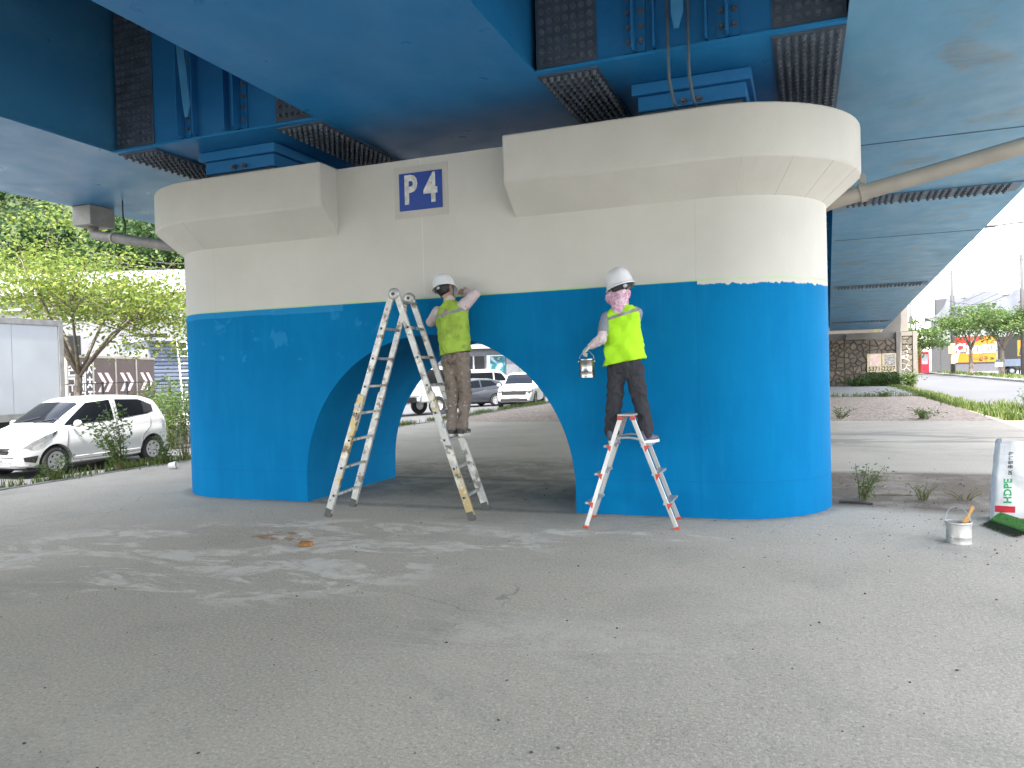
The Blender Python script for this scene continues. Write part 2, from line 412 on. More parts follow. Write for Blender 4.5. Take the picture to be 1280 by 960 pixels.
# ------------------------------------------------------------------ bridge pier
PX, PY = -3.97, 9.05
HALF, RAD, TOP = 3.13, 1.10, 4.02
def pier_material():
    g = NB("pier_paint"); X, Y, Z = g.xyz()
    wob = g.math('MULTIPLY', g.math('SUBTRACT', g.noise(1.3, 3), .5), .02)
    right = g.math('GREATER_THAN', X, 2.98)
    rag = g.math('MULTIPLY', g.math('SUBTRACT', g.noise(14, 6, .7, stretch=(1, 1, .15)), .35), .10)
    lim = g.math('ADD', 2.405, g.math('MULTIPLY', right, g.math('SUBTRACT', -.03, rag)))
    lim = g.math('ADD', lim, g.math('MULTIPLY', wob, g.math('SUBTRACT', 1.0, right)))
    blue = g.math('LESS_THAN', Z, lim)
    tape = g.math('MULTIPLY', g.band(Z, 2.412, .011), g.ramp(g.noise(2.5, 3), (.35, .25), (.6, 1)))
    w = g.ramp(g.noise(.9, 6, .6), (.3, (.53, .513, .472)), (.7, (.60, .582, .54)))
    w = g.mix(g.ramp(g.noise(3, 6, .65, stretch=(1.5, 1.5, .12)), (.52, 0), (.8, .12)), w, (.53, .505, .45))
    w = g.mix(g.ramp(g.voro(3.3), (.008, .7), (.014, 0)), w, (.40, .38, .34))
    w = g.mix(g.ramp(g.noise(7, 6, .7, stretch=(1, 1, .5)), (.55, 0), (.75, .25)), w, (.52, .505, .46))
    b = g.ramp(g.noise(1.1, 5, .6), (.3, (.0015, .152, .36)), (.7, (.0025, .18, .405)))
    b = g.mix(g.ramp(g.noise(2.2, 5, .6, stretch=(1.6, 1.6, .35)), (.40, 0), (.66, .38)), b, (.002, .135, .335))
    b = g.mix(g.ramp(g.noise(9, 4, .6, stretch=(1.3, 1.3, .12)), (.52, 0), (.74, .22)), b, (.012, .225, .48))
    # thin second-coat patches near the painted edge
    mask = g.math('MULTIPLY', g.ramp(Z, (.0, 0), (1, 1)), 1.0)
    hi = g.math('MULTIPLY', g.math('GREATER_THAN', Z, 1.75), g.math('LESS_THAN', X, -.6))
    pat = g.math('MULTIPLY', hi, g.ramp(g.noise(4.2, 3, .5, dist=.4), (.60, 0), (.66, 1)))
    b = g.mix(g.math('MULTIPLY', pat, .28), b, (.045, .30, .60))
    top = g.math('MULTIPLY', g.math('GREATER_THAN', Z, g.math('ADD', 2.30, g.math('MULTIPLY', g.noise(2, 2), .05))), g.math('LESS_THAN', X, -1.2))
    b = g.mix(g.math('MULTIPLY', top, .35), b, (.05, .32, .62))
    b = g.mix(g.ramp(g.noise(60, 3, .7), (.68, 0), (.75, .5)), b, (.10, .38, .66))
    c = g.mix(blue, w, b)
    c = g.mix(g.math('MULTIPLY', tape, .8), c, (.42, .62, .25))
    # construction joints and hairline marks
    jn = g.band(Z, g.math('ADD', .355, g.math('MULTIPLY', g.noise(2, 4), .02)), .004)
    for xl in (2.97, -3.12): jn = g.math('MAXIMUM', jn, g.band(X, g.math('ADD', xl-.01, g.math('MULTIPLY', g.noise(3, 3), .02)), .004))
    c = g.mix(g.math('MULTIPLY', jn, g.mix(blue, .10, .35)), c, (.01, .09, .22))
    ln = g.math('MULTIPLY', g.band(X, -.10, .003), g.math('GREATER_THAN', Z, 2.45))
    c = g.mix(g.math('MULTIPLY', ln, .5), c, (.80, .79, .76))
    g.col(c); g.rough(g.mix(blue, .85, .75)); g.b.inputs['Specular IOR Level'].default_value = .05
    h = g.math('ADD', g.noise(3, 6, .6), g.math('MULTIPLY', g.noise(70, 3, .6), .25))
    h = g.math('SUBTRACT', h, g.math('MULTIPLY', jn, .8)); g.bump(h, .35, .012); return g.m
PAINT = pier_material()
def stadium(off, n=24, end=None, inner=None):
    """plan outline; end=+1/-1 gives only that end, cut square at local x=inner"""
    pts = []
    r = RAD+off
    if end in (None, 1):
        if end == 1: pts.append((inner, -r))
        pts += [(HALF+r*math.sin(a), -r*math.cos(a)) for a in np.linspace(0, math.pi, n)]
        if end == 1: pts.append((inner, r)); return pts
    if end in (None, -1):
        if end == -1: pts.append((inner, r))
        pts += [(-HALF-r*math.sin(a), r*math.cos(a)) for a in np.linspace(0, math.pi, n)]
        if end == -1: pts.append((inner, -r))
    return pts
pier = thing("bridge_pier", "massive concrete bridge pier painted blue below and white above with an arched opening", "bridge pier", (PX, PY, 0))
ws = MB(); out = stadium(0, 32); ws.prism([(x, y, -.2) for x, y in out], (0, 0, TOP+.2)); me_w = ws.mesh("wall")
cut = MB(); ar = [(-.07+1.72, -.4), ] + [(-.07+1.72*math.cos(a), .27+1.72*math.sin(a)) for a in np.linspace(0, math.pi, 49)] + [(-.07-1.72, -.4)]
cut.prism([(x, -2, z) for x, z in ar], (0, 4, 0)); cm = cut.mesh("cut")
for mm_ in (me_w, cm):
    bm = bmesh.new(); bm.from_mesh(mm_); bmesh.ops.recalc_face_normals(bm, faces=bm.faces); bm.to_mesh(mm_); bm.free()
co = bpy.data.objects.new("cut", cm); COL.objects.link(co)
me_w = evaluated(me_w, [('BOOLEAN', dict(operation='DIFFERENCE', object=co, solver='EXACT'))]); bpy.data.objects.remove(co)
wall = link("wall", me_w, PAINT, pier, angle=32)
g = NB("corbel_white_paint"); c = g.ramp(g.noise(1.2, 6, .6), (.3, (.54, .523, .483)), (.7, (.61, .593, .55)))
c = g.mix(g.ramp(g.noise(5, 6, .7, stretch=(1.6, 1.6, .10)), (.56, 0), (.76, .20)), c, (.50, .475, .42))
c = g.mix(g.ramp(g.noise(9, 5, .7), (.66, 0), (.74, .4)), c, (.40, .375, .33)); g.col(c); g.rough(.85); g.b.inputs['Specular IOR Level'].default_value = .15
g.bump(g.math('ADD', g.noise(4, 6, .6), g.math('MULTIPLY', g.noise(60, 3, .6), .3)), .4, .015); CORB = g.m
for e, inner in ((1, 1.04), (-1, -1.23)):
    a, b, c_ = stadium(-.02, 28, e, inner), stadium(.35, 28, e, inner), stadium(.35, 28, e, inner)
    mb = MB(); mb.loft([[(x, y, 3.21) for x, y in a], [(x, y, 3.53) for x, y in b], [(x, y, 4.035) for x, y in c_]])
    cb_ = mb.build("corbel", CORB, pier, bevel=.02, angle=28)
    for k in range(3, 28, 3):
        p0, p1 = Vector((*a[k], 3.21)), Vector((*b[k], 3.53)); MB().tube([p0, p1-(p1-p0)*.02], [.0035, .0035], 5).build("formwork_ridge", CORB, cb_)
# number plate
patch = MB().mm((-.105-.345, -1.105, 3.345), (-.105+.345, -1.09, 3.94)).build("plate_surround", M("plate_patch", (.50, .48, .435), .8, var=.06), pier)
plate = MB().mm((-.105-.275, -1.113, 3.43), (-.105+.275, -1.10, 3.86)).build("number_plate", M("plate_blue", (.012, .055, .30), .5, var=.25, scale=4), pier)
LET = M("plate_letter", (.62, .62, .58), .7, var=.25, scale=14, dirt=(.28, .28, .26), dirt_at=.58)
text("lettering", "P 4", .45, plane_m((-.105, -1.116, 3.65), (1, 0, 0), (0, 0, 1)), LET, plate, .003, .015, sx=.74)

# ------------------------------------------------------------------ steel superstructure
def steel_material(name, a, b, faded=.0, stain=0, rough=.32, spec=.15):
    g = NB(name); X, Y, Z = g.xyz()
    c = g.ramp(g.noise(.5, 6, .6, stretch=(1, .35, 1)), (.3, a), (.7, b))
    c = g.mix(g.ramp(g.noise(1.3, 7, .7, stretch=(1, .5, 1)), (.45, 0), (.8, .35+faded)), c, tuple(min(1, x*1.25+.06) for x in b))
    c = g.mix(g.ramp(g.noise(5, 7, .75, stretch=(.4, 2, 1), dist=.5), (.62, 0), (.72, .35)), c, (.03, .06, .09))
    if stain:
        s = g.math('MULTIPLY', g.ramp(g.noise(.9, 4, .5, stretch=(1, .9, 1)), (.575, 0), (.66, 1)), g.ramp(g.noise(9, 7, .7, stretch=(.3, 1.5, 1)), (.3, .2), (.6, 1)))
        c = g.mix(g.math('MULTIPLY', s, .5), c, (.16, .13, .065))
    g.col(c); g.rough(g.ramp(g.noise(2, 5), (.3, rough-.06), (.7, rough+.12))); g.b.inputs['Specular IOR Level'].default_value = spec
    g.bump(g.noise(1.2, 3), .15, .02); return g.m
STEEL = steel_material("blue_steel_paint", (.014, .18, .43), (.025, .23, .52))
STEEL2 = steel_material("blue_steel_paint_stained", (.06, .26, .44), (.09, .32, .52), .15, 1, .34, .6)
STEEL3 = steel_material("blue_steel_paint_pale", (.035, .20, .39), (.06, .25, .46), .1, 0, .32, .5)
STEELB = steel_material("blue_bracing_paint", (.018, .165, .40), (.028, .20, .47), rough=.42)
PLATE = M("splice_plate_grey", (.065, .095, .14), .55, var=.25, scale=4)
BOLT = M("bolt_grey", (.12, .145, .18), .45, metal=.2, var=.3, scale=8)
bridge = thing("steel_bridge", "blue painted steel box girder bridge spanning overhead across the white pier top", "bridge", (0, PY, 4.5))
BO = Vector((0, PY, 4.5))
def gz(Y): return 4.5+.012*(8-Y) if Y < 8 else (4.5 if Y < 15 else 4.5-.029*(Y-15))
def gx(Y): return 0 if Y < 10 else .027*(Y-10)
YS = [-38, -20, 0, 8, 10, 15, 22, 28.5, 36, 44, 51.2]
def along(prof, ys=YS):
    return [[Vector((x+gx(Y), Y, gz(Y)+z))-BO for x, z in prof] for Y in ys]
GIR = [(-11.36, -8.35), (-5.11, -2.51), (.47, 3.42)]
def bolt(mb, p, n, r=.02, h=.03, ns=6):
    p = Vector(p); n = Vector(n); mb.tube([p, p+n*h*.35], [r*1.45, r*1.45], ns).tube([p+n*h*.35, p+n*h], [r, r*.92], ns)
for gi, (x0, x1) in enumerate(GIR):
    pr = [(x0-.06, 0), (x1+.06, 0), (x1+.06, .03), (x1, .03), (x1, 1.9), (x0, 1.9), (x0, .03), (x0-.06, .03)]
    gird = MB().loft(along(pr)).build("box_girder", STEEL2 if gi == 2 else STEEL3 if gi == 0 else STEEL, bridge)
    if gi == 2: gird["label"] = "pale faded girder with brown stains under its bottom plate"
    for Ys in (15.2, 28.5, 44.2):
        if gi < 2 and Ys > 20: continue
        bm_ = MB(); w = x1-x0
        for grp in range(6):
            for k in range(4):
                for r_ in range(5):
                    x = x0+.2+grp*(w-.3)/6+k*.1; Y = Ys+r_*.13
                    bolt(bm_, Vector((x+gx(Y), Y, gz(Y)-.018))-BO, (0, 0, -1), .026, .05)
        sp = MB().loft(along([(x0+.05, -.018), (x1-.05, -.018), (x1-.05, -.001), (x0+.05, -.001)], [Ys-.06, Ys+.6])).build("splice_plate", M("splice_strip", (.10, .16, .22), .5, var=.2), gird)
        bm_.build("bolt_rows", BOLT, gird, kind="stuff", recalc=False)
    # seam weld on the bottom flange
    for Ys in (4.0, 11.6, 19.5):
        MB().loft(along([(x0, -.006), (x1, -.006), (x1, .001), (x0, .001)], [Ys, Ys+.025])).build("weld_seam", M("weld", (.05, .10, .15), .6), gird)
    for Ys in np.arange(-14, 50, 3.0):
        if abs(Ys-9.05) < 2.5: continue
        for xs, sg in ((x0, -1), (x1, 1)):
            mb = MB()
            if (gi == 0 and sg < 0) or (gi == 2 and sg > 0): continue
            mb.mm(Vector((xs+gx(Ys), Ys, gz(Ys)+.05))-BO, Vector((xs+gx(Ys)+sg*.12, Ys+.015, gz(Ys)+1.88))-BO)
            if mb.v: mb.build("stiffener", STEEL, gird)
dk = MB().loft(along([(-12.4, 1.9), (4.5, 1.9), (4.5, 2.2), (-12.4, 2.2)])).build("deck_slab", M("deck_concrete", (.30, .29, .27), .85, bump=.2), bridge)
for xx in (-12.4, 4.25): MB().loft(along([(xx, 2.2), (xx+.25, 2.2), (xx+.25, 3.1), (xx, 3.1)])).build("parapet", M("deck_concrete"), dk)

for x0, x1 in ((GIR[0][1]+.062, GIR[1][0]-.062), (GIR[1][1]+.062, GIR[2][0]-.062)):
    xc = (x0+x1)/2; BO = Vector((0, PY-(.22 if xc < -3 else 0), 4.5))
    xb = MB().mm(Vector((x0, 7.40, 4.535))-BO, Vector((x1, 7.42, 6.38))-BO).build("crossbeam", STEELB, bridge)
    MB().mm(Vector((x0, 7.33, 4.505))-BO, Vector((x1, 10.75, 4.533))-BO).build("bottom_flange", STEEL, xb)
    MB().mm(Vector((x0, 10.68, 4.535))-BO, Vector((x1, 10.70, 6.38))-BO).build("rear_web", STEELB, xb)
    for sx_ in (x0, x1-.62):
        MB().mm(Vector((sx_, 7.386, 4.56))-BO, Vector((sx_+.62, 7.399, 6.30))-BO).build("web_splice_plate", PLATE, xb)
        mb = MB()
        for i in range(7):
            for j in range(17): bolt(mb, Vector((sx_+.06+i*.083, 7.386, 4.63+j*.098))-BO, (0, -1, 0), .023, .035)
        mb.build("bolt_rows", BOLT, xb, kind="stuff", recalc=False)
        MB().mm(Vector((sx_, 7.40, 4.488))-BO, Vector((sx_+.62, 10.6, 4.504))-BO).build("flange_splice_plate", PLATE, xb)
        mb = MB()
        for i in range(8):
            for j in range(26): bolt(mb, Vector((sx_+.055+i*.073, 7.47+j*.112, 4.488))-BO, (0, 0, -1), .021, .045)
        mb.build("bolt_rows", BOLT, xb, kind="stuff", recalc=False)
    for k in (-1, 1):
        xs = xc+k*.43
        MB().mm(Vector((xs-.10, 7.375, 4.56))-BO, Vector((xs+.10, 7.399, 6.36))-BO).build("stiffener_plate", STEELB, xb)
        MB().mm(Vector((xs-.012, 7.24, 4.56))-BO, Vector((xs+.012, 7.374, 6.36))-BO).build("stiffener", STEELB, xb)
        MB().mm(Vector((xc+k*.24-.01, 7.30, 4.56))-BO, Vector((xc+k*.24+.01, 7.399, 6.36))-BO).build("stiffener", STEELB, xb)
        mb = MB()
        for j in range(12):
            for s_ in (-.06, .06): bolt(mb, Vector((xs+s_, 7.375, 4.66+j*.14))-BO, (0, -1, 0), .021, .03)
        mb.build("bolt_rows", BOLT, xb, kind="stuff", recalc=False)
    # pointed hanger bar in front of the web
    t = .10 if xc > -3 else -.10
    lean = .0 if xc > -3 else -.16
    MB().prism([(xc-.055+lean, 7.18-PY, 6.35-4.5), (xc+.055+lean, 7.18-PY, 6.35-4.5), (xc+.055, 7.18-PY, 4.78-4.5), (xc+.01, 7.18-PY, 4.64-4.5), (xc-.03, 7.18-PY, 4.64-4.5), (xc-.055, 7.18-PY, 4.78-4.5)], (0, .014, 0)).build("hanger_bar", M("hanger_blue", (.06, .27, .52), .45), xb)
BO = Vector((0, PY, 4.5))
# cross frames further along, seen in the dark gap past the pier
for Y in (19, 25, 31, 37, 43, -3, 1.2):
    for x0, x1 in ((GIR[0][1], GIR[1][0]), (GIR[1][1], GIR[2][0])):
        mb = MB(); a = Vector((x0+gx(Y), Y, gz(Y)+.25))-BO; b = Vector((x1+gx(Y), Y, gz(Y)+.25))-BO; up = Vector((0, 0, 1.5)); m = (a+b)/2
        if Y < 5: a += Vector((0, 0, 1.2)); b += Vector((0, 0, 1.2)); up = Vector((0, 0, .4)); m = (a+b)/2
        mb.beam(a, b, .1, .1).beam(a+up, b+up, .1, .1).beam(a, m+up, .08, .08).beam(b, m+up, .08, .08); mb.build("cross_frame", STEEL, bridge)

# bearings
for xc, lb in ((-6.75, "stepped blue bearing block on the white corbel beside the green trees"), (-1.03, "stepped blue bearing block on the white corbel where two conduits come down")):
    b = thing("bridge_bearing", lb, "bridge bearing", (xc, PY, 4.036), group="bearings on the pier")
    MB().mm((-.60, -1.02, .345), (.60, 1.02, .464)).build("sole_plate", STEELB, b, bevel=.01)
    MB().mm((-.545, -.96, .19), (.545, .96, .344)).build("bearing_plate", STEELB, b, bevel=.01)
    MB().mm((-.5, -.9, 0), (.5, .9, .189)).build("bearing_base", M("bearing_dark", (.06, .09, .12), .6), b)
    for s_ in (-.07, .09):
        mb = MB(); bolt(mb, (s_, -.96, .235), (0, -1, 0), .025, .07); mb.build("bolt", BOLT, b)

# conduits and drains
CON = M("conduit_grey", (.08, .11, .14), .6, var=.15)
for i, dx in enumerate((-.10, .085)):
    x = -1.02+dx
    p = thing("conduit", "thin grey conduit dropping to the pier top %s of the pointed hanger bar" % ("left" if i == 0 else "right"), "conduit", (x, 7.62, 4.05))
    pts = [(0, -.36, 2.2), (0, -.36, .26), (0, -.33, .17), (0, -.1, .05), (0, .1, .02)]
    MB().tube(pts, .015, 8).build("pipe", CON, p, smooth=True)
    MB().mm((-.04, -.385, 1.2), (.04, -.33, 1.225)).build("clip", CON, p)
DR = M("drain_pipe_buff", (.30, .275, .235), .6, var=.12, scale=3)
dp = thing("drain_pipe", "thick buff drain pipe sloping down from the stained girder to the pier's rounded end", "drain pipe", (.1, 9.6, 3.3))
MB().tube([(0, 0, .03), (.25, 0, .09), (2.2, 0, .50), (4.2, 0, .93)], .088, 14).build("pipe", DR, dp, smooth=True)
mb = MB(); ax = Vector((2.2-.25, 0, .41)).normalized()
for q in (.32, 2.9):
    c = Vector((.25+q*ax.x, 0, .09+q*ax.z)); mb.tube([c-ax*.035, c+ax*.035], .104, 14)
    mb.box(c+Vector((0, 0, .15)), (.05, .03, .12))
mb.build("strap", DR, dp)
dl = thing("drain_pipe", "stained grey drain box and pipe running under the girder in front of the wooded hill", "drain pipe", (-11.2, 9.75, 3.9))
MB().mm((-.21, -.25, .27), (.20, .24, .597)).build("drain_box", M("drain_box_grey", (.30, .285, .26), .7, var=.25, scale=3, dirt=(.15, .13, .11), dirt_at=.6), dl, bevel=.01)
MB().tube([(0, -.02, .30), (0, -.02, .20), (.05, -.03, .13), (.25, -.05, .09), (2.3, -.55, -.33), (3.1, -.72, -.49)], .08, 12).build("pipe", M("drain_pipe_grey", (.20, .185, .17), .6, var=.2), dl, smooth=True)
MB().tube([(.55, -.124, .029), (.62, -.141, .015)], .095, 12).build("collar", DR, dl)
MB().tube([(.9, -.21, -.02), (.9, -.2, .2), (.84, -.18, .35), (.86, -.2, .595)], .012, 6).build("hanger_wire", M("wire_black", (.02, .02, .02), .6), dl)

# ------------------------------------------------------------------ abutment clad in stone
ab = thing("bridge_abutment", "stone clad bridge abutment with poster panels at the far end of the bridge", "abutment", (1.5, 51.6, 0))
CONC = M("abutment_concrete", (.19, .17, .145), .85, var=.15, scale=1, bump=.25)
MB().mm((-13, .0, -.2), (3.75, 1.5, 2.86)).build("wall", M("joint_dark", (.10, .085, .07), .9, var=.2), ab)
MB().mm((-13, .3, 2.86), (3.9, 1.6, 3.28)).build("bearing_seat", CONC, ab)
MB().mm((.95, -.12, 2.865), (2.15, .29, 3.22)).build("bearing_plinth", CONC, ab, bevel=.02)
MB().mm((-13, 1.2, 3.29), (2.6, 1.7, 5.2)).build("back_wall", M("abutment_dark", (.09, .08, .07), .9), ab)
MB().prism([(3.0, .35, 3.285), (4.45, .35, 3.285), (4.45, .35, 5.6), (4.2, .35, 5.6)], (0, 1.3, 0)).build("wing_wall", CONC, ab)
MB().mm((3.72, -.16, -.2), (4.02, .55, 3.27)).build("corner_pier", CONC, ab, bevel=.02)
MB().mm((4.62, -.10, -.2), (4.86, .6, 3.25)).build("corner_pier", CONC, ab, bevel=.02)
MB().mm((4.03, -.06, 3.0), (4.61, .55, 3.25)).build("coping", CONC, ab)
STN = [M("stone_%d" % i, c, .85, var=.2, scale=4, bump=.3) for i, c in enumerate([(.15, .118, .088), (.125, .102, .078), (.17, .138, .104), (.105, .088, .068)])]
def clip(poly, p, n):
    o = []
    for i in range(len(poly)):
        a, b = poly[i], poly[(i+1) % len(poly)]
        da = (a[0]-p[0])*n[0]+(a[1]-p[1])*n[1]; db = (b[0]-p[0])*n[0]+(b[1]-p[1])*n[1]
        if da <= 0: o.append(a)
        if da*db < 0: t = da/(da-db); o.append((a[0]+(b[0]-a[0])*t, a[1]+(b[1]-a[1])*t))
    return o
def stones(x0, x1, z0, z1, n, y=0.0):
    S = []
    for _ in range(4000):
        q = (random.uniform(x0, x1), random.uniform(z0, z1))
        if all((q[0]-s[0])**2+((q[1]-s[1])*1.15)**2 > random.uniform(.15, .6)*(x1-x0)*(z1-z0)/n for s in S): S.append(q)
        if len(S) >= n: break
    for s in S:
        poly = [(x0, z0), (x1, z0), (x1, z1), (x0, z1)]
        for t in S:
            if t is s: continue
            mx_, mz = (s[0]+t[0])/2, (s[1]+t[1])/2; d = Vector((t[0]-s[0], t[1]-s[1])); d.normalize()
            poly = clip(poly, (mx_-d.x*.016, mz-d.y*.016), d)
            if len(poly) < 3: break
        if len(poly) < 3: continue
        cx = sum(p[0] for p in poly)/len(poly); cz = sum(p[1] for p in poly)/len(poly)
        dep = random.uniform(.04, .085)
        outer = [Vector((p[0]-cx, 0, p[1]-cz)) for p in poly]; face = [Vector((p.x*.84, -dep, p.z*.84)) for p in outer]
        MB().loft([outer, face], cap=(False, True)).build("stone", random.choice(STN), ab, (cx, y-.001, cz))
for k in range(4):
    xa = 3.68-1.42*(k+1); stones(xa+.02, xa+1.40, .02, 2.84, 42)
stones(4.04, 4.60, .05, 2.98, 17, .05)
TAN = M("poster_tan", (.62, .50, .32), .6, var=.2, scale=3); PGR = M("poster_print", (.30, .27, .24), .6, var=.5, scale=6, dirt=(.65, .6, .55), dirt_at=.52); PIN = M("poster_pink", (.72, .52, .45), .6, var=.2)
for k, xa in enumerate((2.12, 2.94)):
    po = MB().mm((xa, -.13, .85), (xa+.79, -.105, 1.98)).build("poster_panel", TAN, ab)
    MB().mm((xa+.14, -.136, 1.25), (xa+.70, -.1305, 1.92)).build("print", PGR if k else PIN, po)
BLK = M("print_black", (.02, .02, .02), .6)
text("lettering", "5371-2227", .36, plane_m((2.91, -.134, 1.05), (1, 0, 0), (0, 0, 1)), BLK, ab, .003, .006, sx=.95)
# ------------------------------------------------------------------ ladders
def alu(name, paint=None, amt=.5):
    g = NB(name); c = g.ramp(g.noise(4, 6, .6), (.3, (.40, .40, .39)), (.7, (.56, .56, .545)))
    c = g.mix(g.ramp(g.noise(22, 6, .75), (.60, 0), (.66, .8)), c, (.10, .095, .09))
    if paint:
        for col, sc, th in paint: c = g.mix(g.ramp(g.noise(sc, 5, .65), (th, 0), (th+.05, .95)), c, col)
    g.col(c); g.rough(.45); g.b.inputs['Metallic'].default_value = .45; g.bump(g.noise(40, 4), .1, .005); return g.m
ALU = alu("ladder_aluminium")
ALUB = M("ladder_bright_aluminium", (.55, .55, .55), .35, metal=.6, var=.08)
ALUP = alu("ladder_spattered", [((.62, .60, .54), 9, .52), ((.20, .18, .155), 8, .56)])
ALUY = alu("ladder_ochre", [((.46, .36, .17), 1.7, .47), ((.62, .60, .54), 5, .54), ((.13, .11, .09), 7, .56)])
RUBB = M("ladder_rubber", (.09, .088, .085), .8, var=.3); RED = M("ladder_red_plastic", (.55, .07, .04), .45, var=.1); DARK = M("dark_hole", (.015, .015, .015), .8)
L0 = Vector((-4.1, 7.5, 0))
lad = thing("folding_ladder", "tall paint spattered aluminium folding ladder standing open under the painter in grey trousers", "ladder", L0)
FL, RL, FR, RR = [Vector(p)-L0 for p in ((-4.90, 7.14, 0), (-4.98, 7.74, 0), (-3.26, 7.31, 0), (-3.34, 7.86, 0))]
TF, TR = Vector((-4.07, 7.25, 2.40))-L0, Vector((-4.16, 7.75, 2.40))-L0
for foot, top, side, rear in ((FL, TF, -1, 0), (RL, TR, -1, 1), (FR, TF, 1, 0), (RR, TR, 1, 1)):
    a = foot; b = top+Vector((side*.035, 0, -.02)); ax = (b-a).normalized()
    MB().beam(a.lerp(b, .40), b, .028, .070, (1, 0, 0)).build("upper_rail", ALUP, lad, bevel=.005)
    lo = MB().beam(a+ax*.05, a.lerp(b, .56), .036, .084, (1, 0, 0)).build("lower_rail", ALUP if rear else ALUY, lad, bevel=.006)
    lo.location = (side*.012, -.012 if not rear else .012, 0)
    ft = MB().beam(a, a+ax*.10, .045, .08, (1, 0, 0)).build("rubber_foot", RUBB, lo, bevel=.008)
ZR = [.24, .54, .84, 1.13, 1.42, 1.72, 2.04]
for side, f, r in ((-1, FL, RL), (1, FR, RR)):
    for i, z in enumerate(ZR):
        t = z/2.40; p = f.lerp(TF+Vector((side*.035, 0, 0)), t); q = r.lerp(TR+Vector((side*.035, 0, 0)), t); d = (q-p).normalized()
        ext = .045 if i in (0, 1, 2, 3) else .02
        rg = MB().beam(p-d*ext, q+d*ext, .028, .09 if (side > 0 and i == 2) else .034, (1, 0, 0)).build("rung", ALUP, lad, bevel=.004)
        mb = MB().box(p-d*(ext+.002)+Vector((0, 0, 0)), (.02, .004, .02)); mb.build("rung_hole", DARK, rg)
    c = f.lerp(TF, .5)
    MB().box(f.lerp(TF+Vector((side*.035, 0, 0)), .505)+Vector((side*.012, -.035, 0)), (.055, .03, .05)).build("lock_bracket", ALU, lad)
for T in (TF, TR):
    m = Matrix.Translation(T+Vector((0, .025, 0))) @ Matrix.Rotation(R(90), 4, 'X')
    h = MB().lathe([(.0, -.005), (.04, -.005), (.062, 0), (.066, .02), (.062, .045), (.04, .052), (0, .052)], 20, m).build("hinge", ALU, lad, smooth=True)
    MB().lathe([(0, .052), (.018, .052), (.018, .062), (0, .064)], 12, m).build("hinge_pin", RUBB, h)
MB().tube([TF+Vector((-.03, 0, -.06)), TR+Vector((-.03, 0, -.06))], .016, 8).build("top_bar", ALU, lad)
MB().tube([TF+Vector((.03, 0, -.06)), TR+Vector((.03, 0, -.06))], .016, 8).build("top_bar", ALU, lad)

S0 = Vector((-1.6, 7.55, 0))
stp = thing("step_ladder", "short aluminium step ladder with red feet straddled by the painter with the pink scarf", "ladder", S0)
sf = [Vector(p)-S0 for p in ((-2.01, 7.21, 0), (-2.08, 7.76, 0), (-1.15, 7.33, 0), (-1.21, 7.83, 0))]
tf_, tr_ = Vector((-1.605, 7.30, 1.08))-S0, Vector((-1.64, 7.72, 1.08))-S0
def srail(i): return sf[i], (tr_ if i % 2 else tf_)+Vector(((-.055 if i < 2 else .055), 0, 0))
for i in range(4):
    a, b = srail(i)
    rl = MB().beam(a+(b-a)*.02, b, .020, .042, (1, 0, 0)).build("rail", ALUB, stp, bevel=.004)
    MB().beam(a, a+(b-a)*.024, .030, .056, (1, 0, 0)).build("rubber_foot", RED, rl, bevel=.006)
for s_ in (0, 2):
    sg = -1 if s_ == 0 else 1
    for z in (.24, .52, .79):
        a, b = srail(s_); c, d = srail(s_+1); p = a.lerp(b, z/1.08); q = c.lerp(d, z/1.08)
        tr = MB().box((p+q)/2+Vector((sg*.022, 0, 0)), (.066, (q-p).length+.0, .022)).build("tread", ALU, stp, bevel=.004)
        cp = MB()
        for e in (p, q): cp.prism([e+Vector((sg*.0, -.014, .008)), e+Vector((sg*.052, -.014, .008)), e+Vector((sg*.012, -.014, -.055))], (0, .028, 0))
        cp.build("tread_bracket", RED, tr)
tpf = MB().mm(tf_+Vector((-.085, -.02, .0)), tr_+Vector((.11, .03, .022))).build("top_platform", ALU, stp, bevel=.006)
for sx in (-.062, .062):
    for T in (tf_, tr_): MB().box(T+Vector((sx, 0, -.018)), (.05, .05, .036)).build("corner_cap", RED, tpf, bevel=.005)
for T in (tf_, tr_):
    ys = T.y; mb = MB(); arc = [Vector((T.x+.155*math.cos(a)*1.05, ys, .82+.055*math.sin(a))) for a in np.linspace(0, math.pi, 9)]
    mb.tube(arc, .011, 6).build("spreader", ALU, stp)

# ------------------------------------------------------------------ workers
SKIN = M("skin", (.42, .26, .19), .55, var=.08); HAIR = M("hair_black", (.012, .011, .010), .5, var=.3, scale=40)
HELM = M("helmet_white", (.74, .74, .76), .3, var=.03, coat=.3); HSTR = M("helmet_strap_black", (.02, .02, .022), .6)
GLOVE = M("cotton_glove", (.55, .53, .48), .9, var=.1, bump=.3, bscale=200)
def cloth(name, col, fold=.5, spl=None, th=.62, sc=9, weave=300):
    g = NB(name); c = g.ramp(g.noise(3.5, 4), (.3, tuple(x*.86 for x in col)), (.7, tuple(min(1, x*1.08) for x in col)))
    if spl:
        for s_, scale, t in spl: c = g.mix(g.ramp(g.noise(scale, 6, .72), (t, 0), (t+.06, .8)), c, s_)
    g.col(c); g.rough(.85); g.b.inputs['Specular IOR Level'].default_value = .12
    h = g.math('ADD', g.noise(14, 4, .55, stretch=(1, 1, .45), dist=.6), g.math('MULTIPLY', g.noise(weave, 1), .08)); g.bump(h, fold, .03); return g.m
